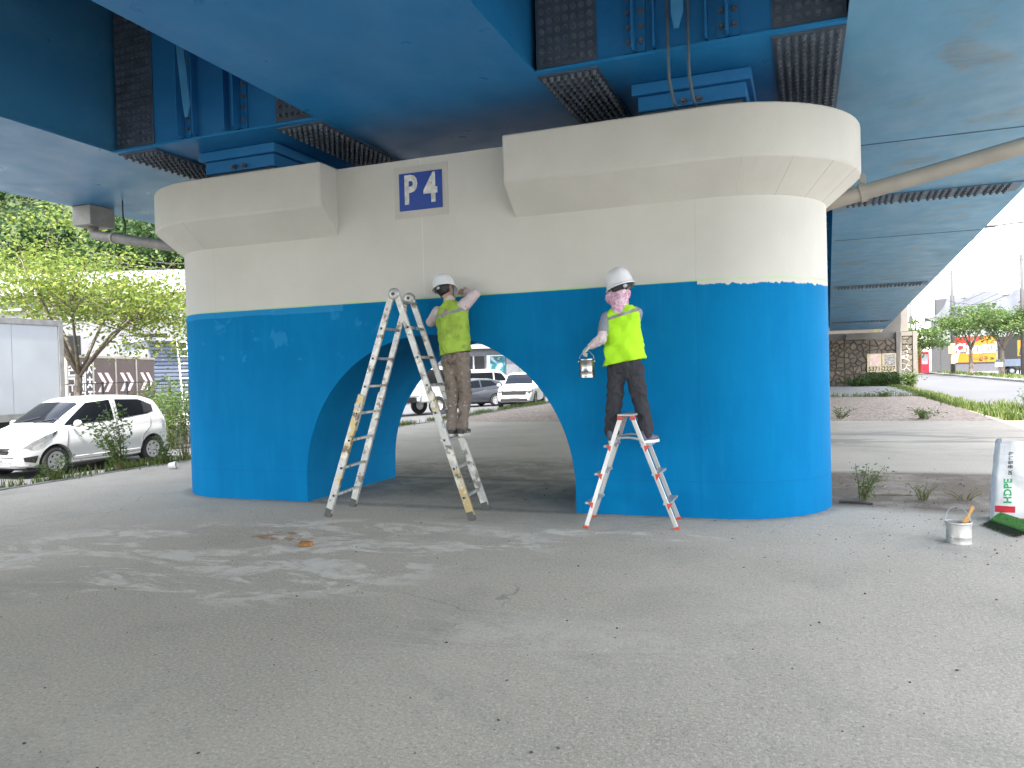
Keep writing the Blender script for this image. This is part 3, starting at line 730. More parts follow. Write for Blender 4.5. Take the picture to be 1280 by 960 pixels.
def hand(mb, w, d, up, side, s=1.0, curl=.6):
    """palm and five fingers; w wrist, d pointing, up = back of the hand, side = toward the thumb"""
    w = Vector(w); d = Vector(d).normalized(); u = Vector(up); u = (u-d*u.dot(d)).normalized(); k = u.cross(d).normalized()
    if k.dot(Vector(side)) < 0: k = -k
    rot = Matrix((k, d, u)).transposed()
    mb.ell(w+d*.045*s, (.040*s, .050*s, .017*s), 12, 8, rot)
    for i, L in enumerate((.066, .074, .069, .054)):
        b = w+d*.082*s+k*(.029-.0195*i)*s; dd = d; pts = [w+d*.05*s+k*(.024-.016*i)*s, b]
        ang = 0
        for j, q in enumerate((.45, .32, .23)):
            ang += curl*(.9 if j == 0 else 1.05); v = dd*math.cos(ang)-u*math.sin(ang); pts.append(pts[-1]+v*L*q*s)
        mb.limb(pts, [.0095*s, .0098*s, .009*s, .0083*s, .0072*s], 8)
    t0 = w+d*.022*s+k*.028*s; v = (d*.6+k*.75-u*.25).normalized(); t1 = t0+v*.036*s; v2 = (d*.9+k*.15-u*.55*max(curl, .3)).normalized()
    mb.limb([t0, t1, t1+v2*.028*s, t1+v2*.05*s], [.013*s, .0115*s, .010*s, .008*s], 8)
def head(mb, c, rot, s=1.0):
    c = Vector(c)
    def P(x, y, z): return c+rot @ Vector((x*s, y*s, z*s))
    mb.ell(P(0, -.012, .02), (.076*s, .093*s, .098*s), 16, 12, rot); mb.ell(P(0, .028, -.055), (.056*s, .062*s, .062*s), 14, 10, rot)
    mb.ell(P(0, .048, -.092), (.030*s, .026*s, .024*s), 10, 7, rot)                                   # chin
    mb.limb([P(0, .082, .012), P(0, .102, -.022)], [.010*s, .0145*s], 8)                                # nose
    mb.limb([P(-.03, .074, .022), P(.03, .074, .022)], [.014*s, .014*s], 8)                             # brow
    mb.limb([P(-.02, .079, -.052), P(.02, .079, -.052)], [.008*s, .008*s], 8)                           # lips
    for q in (-1, 1): mb.ell(P(q*.078, -.008, -.008), (.011*s, .021*s, .032*s), 8, 7, rot)              # ears
def helmet(c, rot, parent, s=1.0):
    c = Vector(c); n = 36; rings = []
    prof = [(1.10, -.030), (1.11, -.022), (1.03, -.014), (1.0, .0), (.985, .03), (.94, .065), (.84, .098), (.66, .122), (.42, .137), (.18, .143), (.02, .145)]
    for j, (q, z) in enumerate(prof):
        ring = []
        for k in range(n):
            a = 2*math.pi*k/n; fx, fy = math.sin(a), math.cos(a)
            ex = 1+(.20*max(0, fy)**2 if j < 2 else 0); zz = z-(.018*max(0, fy)**2 if j < 2 else 0)
            rid = .006*math.exp(-(fx*.12*q/.018)**2) if j > 4 else 0
            for off in (.05,): rid += .004*math.exp(-((abs(fx)*.12*q-off)/.010)**2) if j > 4 else 0
            ring.append(c+rot @ Vector((fx*.116*q*s, fy*.140*q*ex*s, (zz+rid)*s)))
        rings.append(ring)
    inner = [[c+rot @ Vector((math.sin(2*math.pi*k/n)*.11*q*s, math.cos(2*math.pi*k/n)*.134*q*s, z*s)) for k in range(n)] for q, z in ((.3, .12), (.85, .07), (1, -.02))]
    h = MB().loft(inner+rings, cap=(True, True)).build("helmet", HELM, parent, smooth=True, angle=50)
    band = [[c+rot @ Vector((math.sin(a)*.103*q*s, math.cos(a)*.118*q*s, z*s)) for a in np.linspace(math.pi*.62, math.pi*1.38, 15)] for q, z in ((1.0, -.022), (1.02, -.03), (1.0, -.062), (.97, -.066))]
    MB().loft(band, closed=False, cap=(False, False)).build("head_band", HSTR, h, smooth=True)
    kb = c+rot @ Vector((0, -.124*s, -.046*s)); MB().ell(kb, (.020*s, .012*s, .016*s), 12, 8, rot).build("ratchet_knob", M("helmet_knob", (.45, .45, .47), .4), h, smooth=True)
    for q in (-1, 1):
        pts = [c+rot @ Vector((q*.105*s, .02*s, -.02*s)), c+rot @ Vector((q*.088*s, .03*s, -.07*s)), c+rot @ Vector((q*.05*s, .05*s, -.155*s)), c+rot @ Vector((0, .06*s, -.175*s))]
        MB().tube(pts, .006, 6).build("chin_strap", HSTR, h)
    return h
def vest(rings, base, parent, mat, stripe, smat, stripe_k, amp=.010, n=56, p=2.5):
    cols = []
    for c, rx, ry, kx in rings:
        ring = []
        for k in range(n):
            a = 2*math.pi*k/n; ca, sa = math.cos(a), math.sin(a)
            x = math.copysign(abs(ca)**(2/p), ca)*rx; y = math.copysign(abs(sa)**(2/p), sa)*ry
            ring.append(Vector((c[0]+x, c[1]+y, c[2]+kx*x))-base)
        cols.append(ring)
    # densify along z with Catmull-Rom and add cloth folds
    den = []
    for i in range(len(cols)-1):
        for t in np.linspace(0, 1, 6)[:(-1 if i < len(cols)-2 else None)]:
            a, b, c, d = cols[max(i-1, 0)], cols[i], cols[i+1], cols[min(i+2, len(cols)-1)]
            r_ = []
            for k in range(n):
                q = .5*((2*b[k])+(c[k]-a[k])*t+(2*a[k]-5*b[k]+4*c[k]-d[k])*t*t+(3*b[k]-a[k]-3*c[k]+d[k])*t**3); r_.append(q)
            den.append(r_)
    cen = [sum(r_, Vector())/n for r_ in den]
    for i, r_ in enumerate(den):
        for k in range(n):
            o = (r_[k]-cen[i]); o.z = 0; o.normalize(); q = r_[k]
            f = mnoise.noise(Vector((q.x*11+q.z*7, q.y*9, q.z*3+base.x))) + .7*mnoise.noise(Vector((q.x*17-q.z*13, q.y*17, q.z*5+5))) + .5*(abs(mnoise.noise(Vector((q.x*8-q.z*16, q.y*6, q.z*6+9))))-.2)
            low = 1.3 if i < 8 else .8
            r_[k] = q+o*f*amp*low
    v = MB().loft(den, cap=(False, True)).build("vest", mat, parent, smooth=True)
    sol = v.modifiers.new("thick", 'SOLIDIFY'); sol.thickness = .004; sol.offset = -1
    z0, w = stripe; rows = []
    for dz in (-w/2, 0, w/2):
        row = []
        for k in range(n):
            zs = [r_[k].z for r_ in den]; x = den[len(den)//2][k].x-cen[len(den)//2].x; zt = z0-base.z+dz+stripe_k*x
            j = max(0, min(len(zs)-2, next((i for i in range(len(zs)-1) if zs[i+1] > zt), len(zs)-2))); t = (zt-zs[j])/max(1e-5, zs[j+1]-zs[j])
            q = den[j][k].lerp(den[j+1][k], max(0, min(1, t))); o = q-cen[j]; o.z = 0; o.normalize(); row.append(q+o*.004)
        rows.append(row)
    MB().loft(rows, cap=(False, False)).build("reflective_stripe", smat, v, smooth=True)
    return v
STRIPE = M("reflective_grey", (.30, .31, .30), .35, metal=.2, var=.15)
SOLE = M("shoe_sole_pale", (.55, .53, .50), .7, var=.15)
def shoe(p, yaw, parent, mat, sole, base, L=.27):
    p = Vector(p)-base; rot = Matrix.Rotation(yaw, 3, 'Z'); P = lambda x, y, z: p+rot @ Vector((x, y, z))
    mb = MB(); mb.ell(P(0, -.05, .055), (.042, .055, .048), 12, 8, rot).ell(P(0, .07, .045), (.046, .09, .034), 12, 8, rot).limb([P(0, -.06, .06), P(0, -.045, .11)], [.042, .044], 10)
    s = blob("shoe", mb, mat, parent, .009, 3)
    so = MB(); pr = [(.040*math.sin(a)*(1.12 if math.cos(a) > 0 else .95), .03+.135*math.cos(a)) for a in np.linspace(0, 2*math.pi, 24, endpoint=False)]
    so.loft([[P(x, y, 0) for x, y in pr], [P(x*1.05, y*1.02, .012) for x, y in pr], [P(x*1.02, y, .028) for x, y in pr]]).build("sole", sole, s, smooth=True, angle=40)
    return s

# painter on the tall ladder
B1 = Vector((-3.47, 7.58, .856))
man = thing("person", "painter in spattered lime vest and dirty grey trousers standing on the tall folding ladder", "person", B1)
def W1(*p): return Vector(p)-B1
hr = Matrix.Rotation(R(-17), 3, 'Y') @ Matrix.Rotation(R(-12), 3, 'X') @ Matrix.Rotation(R(-8), 3, 'Z')
mb = MB()
mb.limb([W1(-3.52, 7.58, 1.70), W1(-3.55, 7.60, 1.95), W1(-3.58, 7.625, 2.16)], [.10, .11, .12]).limb([W1(-3.75, 7.63, 2.22), W1(-3.42, 7.62, 2.25)], [.055, .055])
mb.limb([W1(-3.60, 7.64, 2.27), W1(-3.65, 7.66, 2.40)], [.055, .05]); head(mb, W1(-3.675, 7.68, 2.465), hr, .98)
elR, wrR = W1(-3.315, 7.67, 2.385), W1(-3.50, 7.85, 2.43); elL, wrL = W1(-3.90, 7.76, 2.12), W1(-3.74, 7.87, 2.30)
mb.limb([W1(-3.42, 7.62, 2.25), elR, wrR], [.05, .04, .028]); mb.limb([W1(-3.77, 7.64, 2.21), elL, wrL], [.05, .04, .028])
hand(mb, wrR, (-.5, .15, .15), (.3, -1, .3), (0, 0, 1), 1, .45); hand(mb, wrL, (.35, .05, .6), (0, -1, 0), (1, 0, .2), 1, .4)
for hx, kn, an in ((-3.60, W1(-3.575, 7.60, 1.27), W1(-3.588, 7.56, .95)), (-3.45, W1(-3.435, 7.62, 1.27), W1(-3.475, 7.58, .96))):
    mb.limb([W1(hx, 7.58, 1.66), kn, an, an+Vector((0, .02, -.05))], [.07, .05, .038, .035])
blob("body", mb, SKIN, man, .008, 3)
PANT1 = cloth("trousers_dirty_grey", (.23, .19, .16), 1.0, [((.10, .075, .06), 6, .56), ((.52, .49, .46), 17, .60)])
mb = MB(); mb.ell(W1(-3.52, 7.575, 1.70), (.155, .118, .12)).limb([W1(-3.60, 7.58, 1.66), W1(-3.582, 7.60, 1.27), W1(-3.586, 7.565, 1.05), W1(-3.588, 7.56, .955)], [.088, .064, .056, .062])
mb.limb([W1(-3.45, 7.58, 1.66), W1(-3.437, 7.62, 1.27), W1(-3.458, 7.585, 1.05), W1(-3.472, 7.58, .965)], [.088, .064, .056, .062])
blob("trousers", mb, PANT1, man, .009, 2, (.06, .045))
SHIRT1 = cloth("shirt_pale_pink", (.60, .50, .51), .8)
mb = MB(); mb.limb([W1(-3.45, 7.62, 2.25), elR, elR.lerp(wrR, .93)], [.075, .058, .042]).limb([W1(-3.74, 7.63, 2.21), elL, elL.lerp(wrL, .8)], [.075, .058, .046])
mb.limb([W1(-3.74, 7.63, 2.20), W1(-3.45, 7.62, 2.23)], [.07, .07]).limb([W1(-3.60, 7.64, 2.28), W1(-3.61, 7.648, 2.335)], [.068, .062]); blob("shirt", mb, SHIRT1, man, .010, 3, (.05, .020))
VEST1 = cloth("vest_lime_dirty", (.34, .50, .075), 1.0, [((.25, .33, .07), 3.0, .54), ((.15, .17, .07), 9, .66)])
vest([((-3.515, 7.575, 1.755), .172, .135, .13), ((-3.53, 7.585, 1.88), .170, .130, .10), ((-3.55, 7.60, 2.02), .178, .128, .10), ((-3.57, 7.615, 2.13), .188, .122, .12), ((-3.58, 7.625, 2.205), .186, .108, .14),
      ((-3.59, 7.635, 2.265), .150, .09, .16), ((-3.60, 7.64, 2.31), .095, .075, .12), ((-3.605, 7.645, 2.335), .07, .066, .1)], B1, man, VEST1, (2.185, .036), STRIPE, .22, .024)
helmet(W1(-3.682, 7.678, 2.475)+hr @ Vector((0, 0, .018)), hr, man, 1.0)
mb = MB(); mb.ell(W1(-3.675, 7.68, 2.465)+hr @ Vector((0, -.035, .0)), (.079, .074, .085), 14, 10, hr); blob("hair", mb, HAIR, man, .008, 1, (.02, .012))
BOOT = M("shoe_dark", (.055, .05, .045), .75, var=.3, dirt=(.35, .33, .30), dirt_at=.6)
shoe((-3.590, 7.60, .856), R(8), man, BOOT, SOLE, B1); shoe((-3.478, 7.62, .856), R(-2), man, BOOT, SOLE, B1)

# painter with the pail on the step ladder
B2 = Vector((-1.61, 7.55, .80))
wom = thing("person", "painter in clean yellow-green vest and pink scarf straddling the step ladder with a paint can", "person", B2)
def W2(*p): return Vector(p)-B2
hr2 = Matrix.Rotation(R(30), 3, 'Z') @ Matrix.Rotation(R(-13), 3, 'Y') @ Matrix.Rotation(R(-10), 3, 'X')
mb = MB(); mb.limb([W2(-1.645, 7.50, 1.58), W2(-1.665, 7.505, 1.80), W2(-1.675, 7.515, 2.0)], [.095, .10, .11]).limb([W2(-1.80, 7.50, 2.05), W2(-1.54, 7.53, 2.10)], [.05, .05])
mb.limb([W2(-1.685, 7.52, 2.12), W2(-1.695, 7.54, 2.25)], [.05, .047]); head(mb, W2(-1.70, 7.56, 2.315), hr2, .95)
eL2, wL2 = W2(-1.845, 7.36, 1.835), W2(-1.955, 7.375, 1.772); eR2, wR2 = W2(-1.60, 7.68, 1.90), W2(-1.68, 7.83, 2.05)
mb.limb([W2(-1.815, 7.49, 2.05), eL2, wL2], [.048, .038, .027]).limb([W2(-1.52, 7.53, 2.09), eR2, wR2], [.048, .038, .027])
hand(mb, wR2, (0, .4, .6), (0, -1, 0), (-1, 0, 0), .95, .7)
for hx, kn, an in ((-1.725, W2(-1.765, 7.53, 1.22), W2(-1.795, 7.50, .92)), (-1.565, W2(-1.525, 7.55, 1.23), W2(-1.465, 7.53, .92))):
    mb.limb([W2(hx, 7.5, 1.55), kn, an, an+Vector((0, .02, -.05))], [.07, .048, .036, .034])
blob("body", mb, SKIN, wom, .008, 3)
mb = MB(); hand(mb, wL2+(wL2-eL2).normalized()*-.01, (-.75, .12, -.42), (-.25, -.15, .9), (.2, -1, 0), 1.08, .75); mb.limb([eL2.lerp(wL2, .75), wL2], [.036, .036]); blob("glove", mb, GLOVE, wom, .006, 1)
PANT2 = cloth("trousers_charcoal", (.050, .050, .058), 1.0)
mb = MB(); mb.ell(W2(-1.645, 7.50, 1.57), (.165, .125, .14)).limb([W2(-1.735, 7.5, 1.53), W2(-1.77, 7.53, 1.22), W2(-1.80, 7.51, 1.02), W2(-1.80, 7.50, .905)], [.098, .078, .070, .068])
mb.limb([W2(-1.56, 7.5, 1.53), W2(-1.52, 7.55, 1.23), W2(-1.475, 7.535, 1.02), W2(-1.465, 7.53, .905)], [.098, .078, .070, .068]); blob("trousers", mb, PANT2, wom, .009, 2, (.07, .045))
SLEEVE = cloth("shirt_grey", (.27, .29, .33), .7); ARMC = cloth("arm_cover_pink", (.66, .53, .56), .9, [((.72, .66, .66), 9, .52)])
sh2 = W2(-1.815, 7.49, 2.045)
mb = MB(); mb.limb([sh2, sh2.lerp(eL2, .62)], [.068, .060]).limb([W2(-1.53, 7.53, 2.08), W2(-1.53, 7.53, 2.08).lerp(eR2, .5)], [.064, .054]).limb([W2(-1.79, 7.50, 2.03), W2(-1.55, 7.53, 2.08)], [.065, .065]); blob("shirt", mb, SLEEVE, wom, .010, 3, (.05, .015))
mb = MB(); mb.limb([sh2.lerp(eL2, .52), eL2, eL2.lerp(wL2, .55), wL2], [.050, .056, .047, .036]); blob("arm_cover", mb, ARMC, wom, .009, 2, (.035, .022))
mb = MB(); mb.limb([W2(-1.53, 7.53, 2.08).lerp(eR2, .45), eR2, wR2], [.050, .050, .036]); blob("arm_cover", mb, ARMC, wom, .009, 2, (.035, .02))
VEST2 = cloth("vest_fluorescent", (.46, .86, .035), .6)
vest([((-1.66, 7.50, 1.60), .203, .150, .17), ((-1.662, 7.50, 1.74), .190, .145, .15), ((-1.668, 7.505, 1.88), .180, .138, .14), ((-1.672, 7.51, 2.0), .176, .128, .18), ((-1.676, 7.515, 2.075), .168, .112, .24),
      ((-1.682, 7.52, 2.125), .130, .09, .26), ((-1.688, 7.525, 2.155), .09, .075, .15), ((-1.69, 7.528, 2.175), .075, .068, .1)], B2, wom, VEST2, (2.062, .030), STRIPE, .28, .028)
SCARF = cloth("scarf_pink_print", (.60, .33, .46), .9, [((.80, .70, .74), 26, .50), ((.45, .16, .30), 31, .62)])
mb = MB(); mb.ell(W2(-1.70, 7.545, 2.265), (.118, .115, .075), 16, 10, hr2).ell(W2(-1.765, 7.53, 2.245), (.075, .095, .065)).limb([W2(-1.69, 7.50, 2.22), W2(-1.685, 7.475, 2.125)], [.095, .075]).ell(W2(-1.685, 7.455, 2.115), (.080, .035, .045))
blob("scarf", mb, SCARF, wom, .010, 2, (.045, .035))
helmet(W2(-1.695, 7.555, 2.375), hr2, wom, 1.16)
mb = MB(); mb.ell(W2(-1.70, 7.55, 2.32)+hr2 @ Vector((0, -.03, .01)), (.080, .078, .07), 14, 10, hr2); blob("hair", mb, HAIR, wom, .008, 1, (.02, .012))
SNEAK = M("sneaker_navy", (.10, .11, .15), .7, var=.3, dirt=(.45, .25, .30), dirt_at=.62); WS = M("sneaker_sole_white", (.72, .72, .72), .6)
shoe((-1.805, 7.52, .803), R(8), wom, SNEAK, WS, B2, .25); shoe((-1.455, 7.55, .803), R(-32), wom, SNEAK, WS, B2, .25)

# ------------------------------------------------------------------ paint containers, sack, broom
TIN = M("bare_tin", (.34, .34, .33), .25, metal=.9, var=.08, scale=8); TINW = M("white_pail", (.46, .45, .43), .42, metal=.45, var=.15, scale=9, dirt=(.78, .77, .74), dirt_at=.6)
BLU = M("wet_blue_paint", (.01, .21, .52), .2, var=.1)
def can(t, r, h, mat, paint, fill=.8, bail=None):
    MB().lathe([(0, .004), (r*.97, .004), (r, 0), (r, .006), (r*.985, .012), (r*.985, h*.30), (r*.995, h*.31), (r*.985, h*.32), (r*.985, h*.90), (r*1.0, h*.91), (r*1.035, h*.93), (r*1.035, h*.985), (r*1.02, h), (r*.97, h), (r*.965, h*.95), (r*.955, h*.2), (0, h*.19)], 36).build("can_body", mat, t, smooth=True, angle=35)
    MB().lathe([(0, h*fill), (r*.952, h*fill), (r*.952, h*fill-.01), (0, h*fill-.012)], 28).build("paint", paint, t)
    for s_ in (-1, 1): MB().lathe([(0, 0), (.014, 0), (.012, .008), (0, .01)], 10, Matrix.Translation((s_*r*.99, 0, h*.86)) @ Matrix.Rotation(R(90*s_), 4, 'Y')).build("handle_ear", mat, t)
    if bail: MB().tube(bail, .0032, 6).build("wire_handle", M("wire_steel", (.4, .4, .4), .35, metal=.8), t, smooth=True)
pc = thing("paint_can", "shiny tin paint can hanging from the gloved hand", "paint can", (-2.008, 7.392, 1.462))
can(pc, .078, .185, TIN, BLU, .7, [(-.078, 0, .16), (-.074, 0, .20), (-.045, 0, .243), (-.01, 0, .262), (.03, 0, .256), (.066, 0, .215), (.078, 0, .16)])
pb = thing("paint_pail", "tin paint pail with a brush standing in it on the paving beside the white sack", "paint pail", (1.195, 7.36, 0))
can(pb, .097, .180, TINW, M("white_paint", (.62, .61, .57), .4), .72, [(-.097*math.cos(a), .03+.06*math.sin(a), .155+.135*math.sin(a)) for a in np.linspace(0, math.pi, 15)])
br = thing("paint_brush", "flat paint brush with a wooden handle resting in the pail", "paint brush", (1.23, 7.36, .145))
WOOD = M("brush_wood", (.55, .30, .09), .5, var=.2, scale=30)
ax = Vector((.075, .01, .16)).normalized(); sx_ = Vector((.9, .0, -.42)).normalized()
def bp(t, w): return [ax*t+sx_*w-Vector((0, .006, 0)), ax*t-sx_*w-Vector((0, .006, 0)), ax*t-sx_*w+Vector((0, .006, 0)), ax*t+sx_*w+Vector((0, .006, 0))]
MB().loft([bp(.02, .024), bp(.05, .022), bp(.085, .010), bp(.13, .011), bp(.165, .016), bp(.18, .008)]).build("handle", WOOD, br, bevel=.003)
MB().loft([bp(-.015, .026), bp(.02, .026)]).build("ferrule", TIN, br); MB().loft([bp(-.06, .022), bp(-.015, .025)]).build("bristles", M("bristle", (.5, .48, .44), .9), br)

sack = thing("woven_sack", "tall open white woven plastic sack with green and black print standing on the paving", "sack", (1.93, 8.46, 0), R(-6))
def sk_warp(x, z, side):
    f = .034*mnoise.noise(Vector((x*6, z*5, side*3.1)))+.022*abs(mnoise.noise(Vector((x*11+z*6, z*13-x*4, side*7))))-.008
    return f
SKM = NB("woven_white"); c = SKM.ramp(SKM.noise(6, 5), (.3, (.64, .65, .66)), (.7, (.74, .745, .755))); SKM.col(c); SKM.rough(.5); SKM.bump(SKM.math('ADD', SKM.noise(9, 6, .65, dist=1.2), SKM.math('MULTIPLY', SKM.voro(150), .1)), .6, .02)
SW, SD_ = .27, .15
def sackpt(u, v):
    """u around 0..4 (front 0-1, right, back, left), v height 0..1"""
    s = int(u) % 4; t = u-int(u); H = .70+.05*math.cos(u*1.9)+.03*math.sin(u*4.3)
    w = SW*(1-.05*v)*(1+.05*math.sin(v*3.0)); d = SD_*(1+.22*math.sin(math.pi*min(1, v*1.15))*.8-.25*v)
    if s == 0: x, y = -w+2*w*t, -d-.035*math.sin(math.pi*t)
    elif s == 1: x, y = w+.02*math.sin(math.pi*t), -d+2*d*t
    elif s == 2: x, y = w-2*w*t, d+.03*math.sin(math.pi*t)
    else: x, y = -w-(.02-.05*v)*math.sin(math.pi*t), d-2*d*t
    z = v*H; f = sk_warp(u*.5, z, 0)
    n = Vector((0, -1, 0)) if s == 0 else Vector((1, 0, 0)) if s == 1 else Vector((0, 1, 0)) if s == 2 else Vector((-1, 0, 0))
    k = min(1, v*4)*min(1, 6*min(t, 1-t)+.3)
    return Vector((x+.035*v, y, z))+n*f*k*1.3
NU, NV = 64, 26
rings = [[sackpt(4*k/NU, j/NV) for k in range(NU)] for j in range(NV+1)]
so = MB().loft(rings, cap=(True, False)).build("bag_body", SKM.m, sack, smooth=True); m_ = so.modifiers.new("thick", 'SOLIDIFY'); m_.thickness = .003
def on_front(co):   # (x across 0..1, z height fraction) on the front, 3 mm proud
    u = max(.001, min(.999, co.x)); q = sackpt(u, max(0, min(1, co.y))); return q+Vector((0, -.004, 0))
mb = MB(); 
g_ = [[on_front(Vector((u, v, 0))) for u in np.linspace(.01, .30, 10)] for v in np.linspace(.135, .215, 5)]
mb.loft(g_, closed=False, cap=(False, False)).build("red_band", M("sack_red", (.50, .02, .035), .5), so, smooth=True)
def tw(co): return on_front(Vector((.19-co.y/.54, .30+co.x/.72, 0)))
GRN = M("sack_green", (.02, .30, .10), .5)
text("lettering", "HDPE", .085, Matrix.Translation((.07, 0, 0)), GRN, so, 0, .003, warp=tw)
text("lettering", "SK 종합화학", .040, Matrix.Translation((.31, -.012, 0)), BLK, so, 0, .0005, warp=tw)

bm_ = thing("push_broom", "green bristled broom head lying on the paving against the sack", "broom", (1.66, 7.92, 0), R(-72)); bm_.scale = (.82, .82, .82)
GB = M("broom_green", (.10, .28, .05), .6, var=.2, scale=20, dirt=(.03, .05, .02), dirt_at=.56); GD = M("broom_dark_bristle", (.03, .05, .018), .9, var=.5, scale=40)
mb = MB(); mb.prism([(-.30, .0, .055), (.30, .0, .055), (.32, .03, .06), (.32, .115, .125), (-.32, .115, .125), (-.32, .03, .06)], (0, .0, .03)); mb.build("head_block", GB, bm_, bevel=.008)
P = []
for i in range(1500):
    x = random.uniform(-.31, .31); y = random.uniform(-.005, .11); P.append((x, y))
mb = MB()
for x, y in P:
    a = Vector((x, y, .06+.06*max(0, y/.11))); b = a+Vector((random.uniform(-.025, .025), random.uniform(-.13, -.07), -.055-.04*max(0, y/.11)+random.uniform(-.005, .02))); b.z = max(.004, b.z)
    mb.add([a+Vector((.003, 0, 0)), a-Vector((.003, 0, 0)), b-Vector((.002, 0, 0)), b+Vector((.002, 0, 0))], [(0, 1, 2, 3)])
mb.build("bristles", GD, bm_, kind="stuff", recalc=False)
MB().tube([(.05, .10, .14), (.25, .5, .16), (.45, .95, .18)], .012, 8).build("handle", M("broom_handle_red", (.50, .12, .06), .5), bm_)
# ------------------------------------------------------------------ vehicles
GLASS = M("car_glass", (.010, .012, .015), .06, var=.05, spec=.12)
TYRE = M("tyre_rubber", (.022, .022, .023), .85, var=.2); RIM = M("wheel_cover_silver", (.42, .42, .43), .45, metal=.2, var=.1)
TRIM = M("black_trim", (.018, .018, .019), .5, var=.1); LAMP = M("headlamp_glass", (.17, .175, .18), .12, var=.25, scale=14, coat=.6); CHR = M("chrome", (.7, .7, .72), .12, metal=1, var=.05)
TAIL = M("tail_lamp_red", (.45, .01, .015), .2, var=.1); PLT = M("number_plate_white", (.75, .75, .74), .5, var=.04)
def car_body(rows, ns=72):
    rows = sorted(rows); A = np.array(rows); xs = np.linspace(A[0, 0], A[-1, 0], ns)
    # denser at the ends
    t = np.linspace(-1, 1, ns); xs = (A[0, 0]+A[-1, 0])/2+(A[-1, 0]-A[0, 0])/2*np.sin(t*math.pi/2*.93)/math.sin(math.pi/2*.93)
    P = np.stack([np.interp(xs, A[:, 0], A[:, k]) for k in range(1, 6)], 1)
    for _ in range(3):
        Q = P.copy(); Q[1:-1] = (P[:-2]+2*P[1:-1]+P[2:])/4; P = Q
    return xs, P
def section(zb, belt, roof, w, wr):
    k = min(1, max(0, roof-belt)/.3); m = .5
    s = [(0, zb), (.80*w, zb), (.95*w, zb+.05), (.99*w, zb+.18), (w, zb+(belt-zb)*.55), (.985*w, belt-.11), (.955*w, belt-.03), (.925*w, belt+.01*k)]
    gy = lambda q: .925*w+(wr-.925*w)*q; gz_ = lambda q: belt+(roof-.085*k-belt)*q
    s += [(gy(.35)+.012*k, gz_(.35)), (gy(.7)+.012*k, gz_(.7)), (gy(1), gz_(1)), (wr*.93, roof-.04*k), (wr*.8, roof-.018*k), (wr*.45, roof-.004*k), (0, roof)]
    return s
